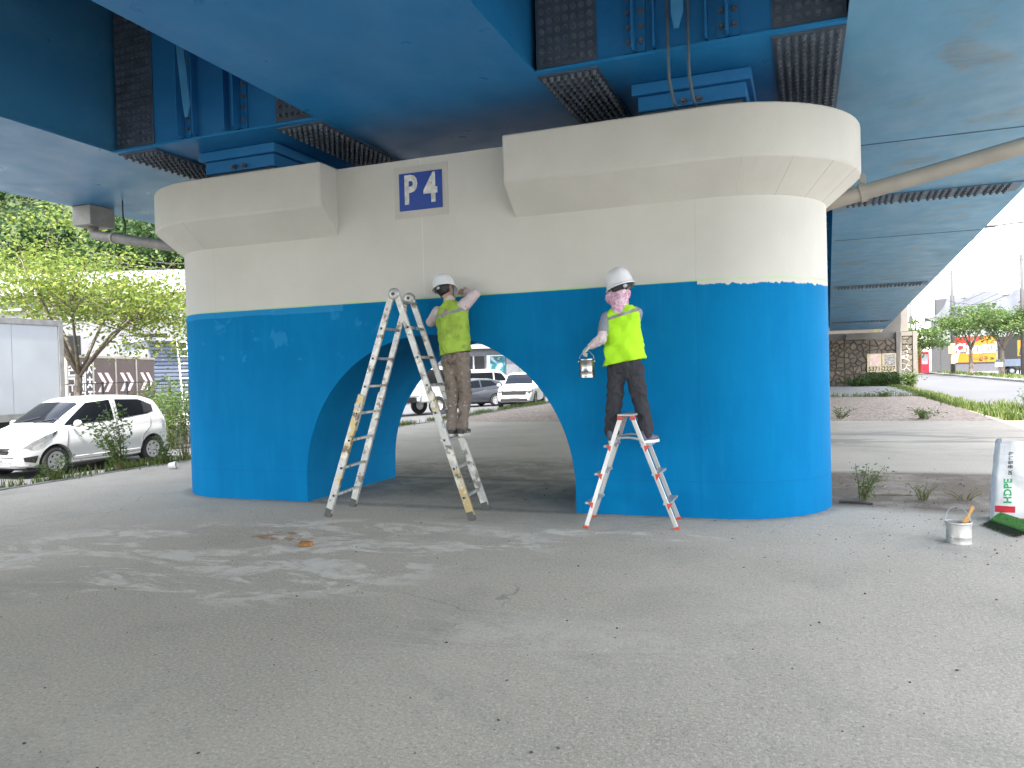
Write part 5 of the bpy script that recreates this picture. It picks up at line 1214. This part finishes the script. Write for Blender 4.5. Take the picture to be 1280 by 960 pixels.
# brown panel wall with chevrons
a, rz, L = frame_between(84, 194, 29.5, 36.5)
fw = thing("panel_wall", "brown panel wall with pink and white chevrons and Korean car wash lettering", "wall", a, rz)
BRN = M("panel_brown", (.085, .058, .05), .7, var=.12, scale=2); CRM = M("frame_cream", (.34, .30, .25), .6); PNK = M("chevron_pink", (.80, .62, .62), .6, var=.06)
n = 4; pw = L/n
for i in range(n):
    MB().mm((i*pw+.05, 0, .25), ((i+1)*pw-.05, .10, 2.72)).build("panel", BRN, fw)
    MB().mm((i*pw-.05, -.03, 0), (i*pw+.05, .13, 2.85)).build("post", CRM, fw)
    if i == 0: continue
    for k in (0, 1):
        x = i*pw+.35+k*pw*.30; mid = 1.72; hh = .40; s_ = pw*.22; th = pw*.15
        MB().prism([(x, -.012, mid+hh), (x+th, -.012, mid+hh), (x+s_+th, -.012, mid), (x+th, -.012, mid-hh), (x, -.012, mid-hh), (x+s_, -.012, mid)], (0, .010, 0)).build("chevron", PNK, fw)
MB().mm((-.05, -.04, 2.73), (L, .14, 2.82)).build("top_rail", CRM, fw)
TXW = M("letter_white", (.78, .78, .76), .6)
for i, s_ in enumerate(("손세차", "구세차", "노무풀")): text("lettering", s_, .62, plane_m((pw*.55, -.014, 2.22-i*.58), (1, 0, 0), (0, 0, 1)), TXW, fw, .004, .012, sx=1.15)
# black mesh fence in front
a, rz, L = frame_between(60, 236, 24.5, 31)
fe = thing("mesh_fence", "thin black mesh fence in front of the brown panel wall", "fence", a, rz)
FB = M("fence_black", (.025, .028, .028), .6)
for i in range(7): MB().mm((i*L/6-.03, -.03, 0), (i*L/6+.03, .03, 1.75)).build("post", FB, fe)
for z in (.25, 1.0, 1.68): MB().mm((0, -.012, z), (L, .012, z+.03)).build("rail", FB, fe)
mb = MB()
for i in range(int(L/.12)): mb.mm((i*.12-.003, -.004, .2), (i*.12+.003, .002, 1.7))
mb.build("wire_mesh", FB, fe, kind="stuff", recalc=False)
# blue-grey shutter shed
a, rz, L = frame_between(186, 262, 38, 40)
sh = thing("shutter_shed", "blue grey roller shutter shed behind the trees beside the pier's left edge", "shed", a, rz)
SBL = M("shutter_blue", (.11, .13, .18), .5, var=.08)
MB().mm((0, .05, 0), (L, 4, 3.7)).build("wall", M("shed_grey", (.24, .25, .27), .7), sh)
for k in range(18): MB().prism([(.1, .049, .2+k*.19), (.1, -.02, .23+k*.19), (.1, -.02, .33+k*.19), (.1, .049, .385+k*.19)], (L-.2, 0, 0)).build("slat", SBL, sh)
MB().mm((-.2, -.4, 3.7), (L+.2, 4.2, 3.85)).build("roof", M("shed_roof", (.30, .31, .33), .6), sh)
a, rz, L = frame_between(222, 236, 33, 33)
wl = thing("white_ladder", "white ladder leaning behind the trees beside the pier's left edge", "ladder", a, rz)
for x in (0, .42): MB().beam((x+.25, 0, 0), (x-.1, .3, 3.6), .04, .06).build("rail", TXW, wl)
for k in range(11): MB().mm((.27-.35*k/11-.02, .01+.3*k/11, .25+k*.31), (.27-.35*k/11+.40, .04+.3*k/11, .29+k*.31)).build("rung", TXW, wl)
# long grey hall with white roofs
a, rz, L = frame_between(-160, 330, 47, 47)
ha = thing("roadside_hall", "long grey hall with low white roofs behind the street trees", "hall", a, rz)
HW = M("hall_wall_grey", (.17, .17, .18), .8, var=.15, scale=.6); RW = M("roof_white", (.36, .365, .37), .5, var=.05)
MB().mm((0, .1, 0), (L, 9, 6.7)).build("wall", HW, ha)
for k in range(9):
    x0, x1 = k*L/9+.03, (k+1)*L/9-.03
    rf = MB().prism([(x0, -.5, 7.0+.05*(k % 2)), (x1, -.5, 7.0+.05*(k % 2)), (x1, 4.6, 9.0), (x0, 4.6, 9.0)], (0, .03, .12)).build("roof_panel", RW, ha)
    MB().prism([(x0, 9.4, 7.0), (x1, 9.4, 7.0), (x1, 4.65, 9.0), (x0, 4.65, 9.0)], (0, 0, .12)).build("roof_panel", RW, ha)
    MB().mm((x0, .05, 5.55), (x1, .098, 5.75)).build("fascia_band", RW, ha)
    if k % 2 == 0: MB().mm((x0+.5, .03, 2.0), (x1-.5, .098, 4.6)).build("window", GLASS, ha)
for z in (6.2, 6.75): MB().mm((0, -.1, z), (L, .099, z+.14)).build("gutter", M("gutter_grey", (.35, .35, .36), .6), ha)
wr_ = thing("overhead_cable", "sagging black cables crossing in front of the wooded hill", "cable", at_depth(170, 330, 40))
o0 = wr_.location
for i, (y0, y1) in enumerate(((316, 322), (322, 330), (327, 338))):
    p0 = at_depth(120, y0, 40)-o0; p1 = at_depth(300, y1+6, 40)-o0
    MB().tube([p0.lerp(p1, t)-Vector((0, 0, .3*math.sin(math.pi*t))) for t in np.linspace(0, 1, 9)], .018, 5).build("wire", FB, wr_)

# ------------------------------------------------------------------ workshop seen through the arch
a, rz, L = frame_between(470, 652, 58, 62)
bs = thing("workshop", "grey workshop with a turquoise poster in its window seen through the pier arch", "building", a, rz)
MB().mm((0, .1, 0), (L, 8, 4.6)).build("wall", M("workshop_grey", (.13, .135, .15), .7, var=.1), bs)
MB().mm((-.3, -.6, 3.55), (L+.2, .099, 3.85)).build("awning", RW, bs)
MB().prism([(-.3, -.6, 4.6), (L+.2, -.6, 4.6), (L*.6, 3.5, 5.9), (L*.5, 3.5, 5.9)], (0, .15, .15)).build("roof", M("workshop_roof", (.2, .205, .22), .6), bs)
U = L/182.
def wx(px): return (px-470)*U
MB().mm((wx(560), .02, .9), (wx(604), .098, 2.95)).build("window", GLASS, bs)
for q in (572, 590): MB().mm((wx(q)-.06, -.01, .9), (wx(q)+.06, .019, 2.95)).build("window_frame", RW, bs)
ps = MB().mm((wx(607), -.02, .9), (wx(631), .018, 3.0)).build("poster", M("poster_white", (.68, .74, .78), .5), bs)
g = NB("poster_turquoise"); c = g.ramp(g.noise(1.2, 5, .6, dist=.6), (.40, (.30, .34, .36)), (.5, (.02, .15, .19)), (.62, (.01, .05, .045)), (.7, (.2, .26, .26))); g.col(c); g.rough(.4)
MB().mm((wx(611), -.035, 1.15), (wx(631), -.021, 2.95)).build("poster_print", g.m, ps)
for k in range(8): MB().prism([(wx(632)+k*U*1.9, .099, 0), (wx(632)+k*U*1.9+.06, .0, 0), (wx(632)+k*U*1.9+.2, .0, 0), (wx(632)+k*U*1.9+.26, .099, 0)], (0, 0, 3.5)).build("corrugation", M("corrugated_grey", (.17, .175, .19), .5), bs)
MB().mm((0, .05, 0), (L, .098, .55)).build("plinth", M("plinth_dark", (.08, .08, .085), .8), bs)

# ------------------------------------------------------------------ tarpaulin hall and street furniture beyond the main road
a = at(1160, 463, 104); b = at(1330, 463, 100); a.z = b.z = .02; dv = b-a; L = dv.length; rz = math.atan2(dv.y, dv.x)
th_ = thing("tarpaulin_hall", "roadside hall under a draped grey tarpaulin roof with white upper walls", "hall", a, rz)
U = L/170.
def tx(px): return (px-1160)*U
MB().mm((tx(1165), .1, 0), (tx(1330), 12, 6.3)).build("wall", M("hall_white_panel", (.26, .27, .29), .6, var=.06), th_)
GP = M("hall_grey_panel", (.075, .076, .078), .7, var=.1)
for k in range(4): MB().mm((tx(1165)+k*1.0, .0, .05), (tx(1165)+k*1.0+.96, .098, 3.35)).build("wall_panel", GP, th_)
for k in range(4): MB().mm((tx(1165)+k*1.0, .02, 3.4), (tx(1165)+k*1.0+.97, .098, 6.2)).build("upper_panel", M("hall_white_panel"), th_)
MB().mm((tx(1196), -.35, .0), (tx(1251), .098, 1.05)).build("base_wall", M("base_dark", (.10, .10, .115), .7, var=.1), th_)
MB().mm((tx(1252), -.02, .02), (tx(1282), .098, 3.9)).build("entrance", DARK, th_)
TARP = M("tarpaulin_grey", (.085, .088, .097), .55, var=.12, scale=.5, bump=.4, bscale=1.5)
NX = 120; rings = []
for j in range(13):
    t = j/12; ring = []
    for k in range(NX):
        u = k/(NX-1); x = tx(1157)+u*(tx(1330)-tx(1157)); left = min(1, u*7.5)
        zt = 6.4+left*(2.9+.35*math.sin(u*19)+.15*math.sin(u*41))
        zb_ = 6.35-.75*abs(math.sin(u*22))*left+.1
        y = -.5+5.2*(1-t)**1.3; fold = .14*math.sin(u*88+t*5)*t*left+.10*mnoise.noise(Vector((u*30, t*4, 0)))
        ring.append(Vector((x+(1-t)*(1-left)*1.2, y+fold*1.5, zb_+(zt-zb_)*(1-t)+fold*.5)))
    rings.append(ring)
tp_ = MB().loft(rings, closed=False, cap=(False, False)).build("tarpaulin", TARP, th_, smooth=True)
so_ = tp_.modifiers.new("thick", 'SOLIDIFY'); so_.thickness = .04
MB().prism([(tx(1157), -.3, 6.0), (tx(1185), -.3, 6.0), (tx(1185), -.3, 6.6), (tx(1157), -.3, 6.5)], (0, .35, 0)).build("eave", M("eave_dark", (.12, .12, .13), .7), th_)
for k in range(4): MB().mm((tx(1160)+k*3.2, 4.6, 6.3), (tx(1160)+k*3.2+.12, 4.75, 9.2)).build("roof_post", GP, th_)
MB().mm((tx(1160), 4.8, 6.3), (tx(1330), 12.2, 9.0)).build("roof_back", TARP, th_)
# banner
bx0, bx1 = tx(1197), tx(1250.5); bz0, bz1 = 1.05, 4.05
bn = thing("banner", "red and yellow advertising banner with bold white lettering on the tarpaulin hall", "banner", a+Vector((math.cos(rz), math.sin(rz), 0))*bx0, rz)
BW = bx1-bx0; RED2 = M("banner_red", (.42, .022, .022), .5, var=.05); YEL = M("banner_yellow", (.36, .16, .008), .5, var=.05); NAV = M("banner_navy", (.05, .06, .13), .5)
MB().mm((0, -.46, bz0), (BW, -.36, bz1)).build("board", YEL, bn)
MB().prism([(.0, -.47, bz1-.01), (BW*.80, -.47, bz1-.01), (BW*.62, -.47, bz1-.45), (BW*.45, -.47, bz1-.75), (BW*.40, -.47, bz1-.4), (BW*.28, -.47, bz1-1.1), (BW*.10, -.47, bz0+1.35), (0, -.47, bz0+.9)], (0, .008, 0)).build("red_field", RED2, bn)
MB().prism([(0.01, -.466, bz0+.02), (.25, -.466, bz0+.02), (.45, -.466, bz0+1.0), (.75, -.466, bz0+1.4), (.3, -.466, bz0+1.3), (.01, -.466, bz0+.88)], (0, .004, 0)).build("white_swoosh", TXW, bn)
MB().lathe([(.45, 0), (.72, 0), (.72, .01), (.45, .01)], 24, Matrix.Translation((BW*.5, -.476, bz0+1.0)) @ Matrix.Rotation(R(90), 4, 'X'), cap=False).build("ring", M("banner_orange", (.55, .12, .02), .5), bn)
lm = plane_m((BW*.52, -.49, bz0+1.72), (1, 0, .04), (-.04, 0, 1))
text("lettering", "Changmi", 1.28, plane_m((BW*.53, -.482, bz0+1.66), (1, 0, .04), (-.04, 0, 1)), NAV, bn, .004, .085, sx=.92); text("lettering", "Changmi", 1.28, lm, TXW, bn, .004, .035, sx=.92)
mb = MB()
for k in range(9): mb.mm((BW*.30+k*.32, -.50, bz0+.98+.012*k), (BW*.30+k*.32+.25, -.487, bz0+1.20+.012*k))
mb.build("small_print", TXW, bn)
text("lettering", "입구 ≫", .55, plane_m((BW*.76, -.48, bz0+.36), (1, 0, 0), (0, 0, 1)), BLK, bn, .004, .012)

POLE = M("pole_grey", (.055, .054, .052), .6, var=.12)
def pole_thing(label, px, py0, py1, Y, r=.14, cat="pole", name="utility_pole"):
    b = at(px, py0, Y); z1 = at(px, py1, Y).z; b.z = .02; t = thing(name, label, cat, b); MB().tube([(0, 0, 0), (0, 0, z1*.5), (0, 0, z1)], [r, r*.85, r*.65], 12).build("pole", POLE, t, smooth=True); return t, z1
t, z1 = pole_thing("tall grey street lamp post with short arm and orange notice by the tarpaulin hall", 1191.5, 467, 338, 90, .20, "street lamp", "street_lamp")
MB().beam((0, 0, z1-.35), (-1.9, 0, z1-.35), .07, .09).beam((-.1, 0, z1-.95), (-1.3, 0, z1-.42), .04, .05).build("arm", POLE, t)
MB().mm((-.42, -.26, 2.05), (.20, -.20, 2.85)).build("notice", M("notice_orange", (.66, .42, .18), .6), t)
MB().tube([(0, 0, 1.0), (0, 0, 3.1)], .215, 12).build("wrap", M("pole_wrap", (.50, .40, .24), .7), t)
t, z1 = pole_thing("tall grey concrete pole at the dark hall entrance carrying wires", 1279, 472, 318, 74, .17); MB().mm((-.5, -.05, z1-.5), (.5, .05, z1-.4)).build("crossarm", POLE, t)
t, z1 = pole_thing("far utility pole with insulators beside the abutment", 1139.5, 462, 372, 140, .17); MB().mm((-.9, -.05, z1-1.2), (.9, .05, z1-1.05)).build("crossarm", POLE, t); MB().mm((-.25, -.3, z1-4.2), (.25, .3, z1-3.0)).build("transformer", POLE, t)
t, z1 = pole_thing("second far utility pole with a signal arm", 1145.5, 462, 376, 132, .13); MB().mm((0, -.05, z1-4.6), (2.6, .05, z1-4.5)).build("arm", POLE, t); MB().mm((.9, -.2, z1-5.0), (1.7, .2, z1-4.3)).build("signal_box", TRIM, t)
p = at(1318, 470, 46); p.z = 0; ld = thing("street_lamp", "street lamp on a long thin arm reaching over the main road", "street lamp", p); q = at(1236, 283, 46)-p; pp = at(1318, 283, 46)-p
MB().tube([(0, 0, 0), (0, 0, pp.z)], [.12, .07], 12).build("pole", POLE, ld, smooth=True); MB().tube([(0, 0, pp.z), (q.x*.5, 0, q.z+.08), (q.x+.3, 0, q.z+.02)], .04, 8).build("arm", POLE, ld)
MB().ell((q.x, 0, q.z), (.42, .16, .075), 14, 8).build("lamp_head", POLE, ld, smooth=True)
wires = [((1296, 226, 60), (1150, 345, 170)), ((1296, 236, 60), (1150, 352, 170)), ((1296, 246, 60), (1150, 358, 170)), ((1282, 340, 74), (1140, 390, 140)), ((1282, 350, 74), (1140, 398, 140)), ((1282, 356, 74), (1185, 376, 90))]
wt = thing("overhead_wire", "overhead wires running along the main road across the cloudy sky", "wire", at(1296, 226, 60)); o0 = wt.location.copy()
for p0, p1 in wires:
    p0 = at(*p0)-o0; p1 = at(*p1)-o0; MB().tube([p0.lerp(p1, t)-Vector((0, 0, .9*math.sin(math.pi*t))) for t in np.linspace(0, 1, 13)], .022, 5).build("wire", FB, wt)
p = at(1155.5, 466, 98); p.z = .02
vm = thing("vending_machine", "red vending machine standing beside the small tree by the abutment", "vending machine", p)
MB().mm((-.45, -.4, 0), (.45, .4, 2.4)).build("cabinet", M("vending_red", (.60, .03, .06), .4), vm, bevel=.03); MB().mm((-.32, -.42, 1.0), (.32, -.405, 2.1)).build("display", M("vending_pane", (.5, .5, .55), .2), vm)
p = at(1147, 466, 99); p.z = .02; yp = thing("yellow_kiosk", "narrow yellow kiosk panel beside the red vending machine", "kiosk", p)
MB().mm((-.35, -.2, 0), (.35, .2, 4.0)).build("panel", M("kiosk_yellow", (.70, .45, .10), .5), yp); MB().mm((-.22, -.23, 2.0), (.22, -.205, 3.5)).build("sign_face", PLT, yp)
p = at(1249, 470, 73); p.z = .02; mbx = thing("meter_box", "small white box on a post in front of the bushy street tree", "box", p)
MB().mm((-.05, -.05, 0), (.05, .05, .75)).build("post", POLE, mbx); MB().mm((-.28, -.12, .76), (.25, .12, 1.12)).build("box", PLT, mbx, bevel=.02)
p = at(1291, 468, 78); p.z = .02; pk = thing("pickup_truck", "blue grey pickup truck standing at the hall entrance", "truck", p, R(180))
MB().mm((-.2, -.8, .75), (2.6, .8, 1.35)).build("cargo_bed", M("pickup_blue", (.22, .27, .36), .4), pk); MB().prism([(-1.9, -.8, .6), (-.25, -.8, .6), (-.25, -.8, 2.0), (-1.4, -.8, 2.0), (-1.9, -.8, 1.3)], (0, 1.6, 0)).build("cab", M("pickup_blue"), pk, bevel=.05)
for x in (-1.2, 1.7):
    for y in (-.7, .7): wheel_simple(pk, x, y, .35, .35)
MB().mm((-1.3, -.81, 1.35), (-.5, -.802, 1.85)).build("side_window", GLASS, pk)
# chevron board at the right edge of the entrance
p = at(1283, 466, 79); p.z = .02; cb = thing("warning_board", "yellow and black warning board by the hall entrance", "sign", p)
MB().mm((-.6, .2, 1.6), (.5, .25, 3.0)).build("board", YEL, cb); MB().mm((-.5, .26, 0), (-.4, .34, 1.6)).build("post", POLE, cb)
for k in range(2): MB().prism([(-.5+k*.5, .19, 1.7), (-.3+k*.5, .19, 1.7), (-.1+k*.5, .19, 2.9), (-.3+k*.5, .19, 2.9)], (0, .008, 0)).build("stripe", BLK, cb)

# ------------------------------------------------------------------ litter on the paving
rs = np.random.RandomState(2)
mb = MB()
for i in range(1300):
    x = rs.uniform(-6, 4.5); y = rs.uniform(1.6, 12)
    if i > 900: x = rs.normal(1.3, 1.1); y = rs.normal(8.6, 1.5)
    if -8.3 < x < .4 and 7.85 < y < 10.3 and not (-5.5 < x < -2.6): continue
    r = abs(rs.normal(.003, .0025))+.0018; q = Vector((x, y, r*.4))
    rot = Matrix.Rotation(rs.uniform(0, 6), 3, 'Z'); vs = [q+rot @ Vector((a*r*rs.uniform(.7, 1.4), b*r*rs.uniform(.7, 1.2), c*r*.6)) for a, b, c in ((1, 0, 0), (-1, 0, 0), (0, 1, 0), (0, -1, 0), (0, 0, 1), (0, 0, -1))]
    mb.add(vs, [(0, 2, 4), (2, 1, 4), (1, 3, 4), (3, 0, 4), (2, 0, 5), (1, 2, 5), (3, 1, 5), (0, 3, 5)])
g = NB("pebble_mix"); gi = g.n("ShaderNodeNewGeometry"); g.col(g.ramp(gi.outputs['Random Per Island'], (0, (.03, .028, .025)), (.6, (.11, .10, .09)), (.85, (.30, .28, .25)), (1, (.55, .53, .5)))); g.rough(.9)
o = mb.build("pebbles", g.m, recalc=False, kind="stuff"); tag(o, "small dark pebbles and grit scattered over the paving", "pebbles")
mb = MB()
for i in range(420):
    x = rs.normal(1.5, .95); y = rs.normal(10.0, .75)
    if i % 4 == 0: x = rs.uniform(-5.3, -2.7); y = rs.uniform(8.6, 12.5)
    if x < .35 and y < 10.4 and not -5.4 < x < -2.6: continue
    r = rs.uniform(.008, .028); a = rs.uniform(0, 6.28); d = Vector((math.cos(a), math.sin(a), 0)); e = Vector((-d.y, d.x, 0))*rs.uniform(.25, .6); q = Vector((x, y, .004)); z = Vector((0, 0, rs.uniform(.3, .9)*r))
    mb.add([q-d*r, q+e*r+z*.6, q+d*r+z, q-e*r+z*.3], [(0, 1, 2, 3)])
g = NB("dry_litter"); gi = g.n("ShaderNodeNewGeometry"); g.col(g.ramp(gi.outputs['Random Per Island'], (0, (.05, .035, .025)), (.5, (.16, .105, .06)), (.85, (.30, .22, .13)), (1, (.55, .5, .42)))); g.rough(.9)
o = mb.build("dry_leaf_bits", g.m, recalc=False, kind="stuff"); tag(o, "dry leaf bits and crumbs on the dirt behind the pier's right end and in the arch", "litter")
lf = MB(); pts = [(0, -.075), (.04, -.05), (.055, -.0), (.045, .05), (.0, .085), (-.045, .05), (-.06, -.005), (-.035, -.055)]
lf.loft([[Vector((x*1.2, y, .004+.006*math.sin(i*2.2))) for i, (x, y) in enumerate(pts)], [Vector((x*1.05, y*.9, .030+.012*math.sin(i*1.7))) for i, (x, y) in enumerate(pts)], [Vector((x*.5, y*.5, .042)) for x, y in pts]])
tag(lf.build("leaf_litter", M("dead_leaf", (.30, .14, .04), .8, var=.4, scale=20), loc=(-4.28, 5.86, 0), smooth=True), "curled brown dead leaf lying on the paving in front of the pier", "leaf").rotation_euler = (0, 0, R(70))
for i, (x, y, l, a, lb) in enumerate([(.93, 9.75, .40, 4, "straight pale wooden stick lying on the damp dirt"), (.50, 9.10, .34, -12, "dark stick lying at the pier's rounded right end")]):
    st = MB().tube([(-l/2, 0, .014), (0, .01, .017), (l/2, 0, .013)], [.013, .015, .011], 7).build("stick", M("stick_%d" % i, (.26, .22, .17) if i == 0 else (.06, .05, .045), .9, var=.3, scale=15), loc=(x, y, 0)); tag(st, lb, "stick"); st.rotation_euler = (0, 0, R(a))
cu = MB().lathe([(0, 0), (.05, 0), (.062, .12), (.058, .12), (.047, .006), (0, .006)], 20, Matrix.Rotation(R(84), 4, 'Y')).build("plastic_tub", M("tub_white", (.72, .72, .72), .4), loc=(-10.35, 10.35, .055), smooth=True, angle=40); tag(cu, "white plastic tub lying on its side near the kerb", "tub"); cu.rotation_euler = (0, 0, R(25))
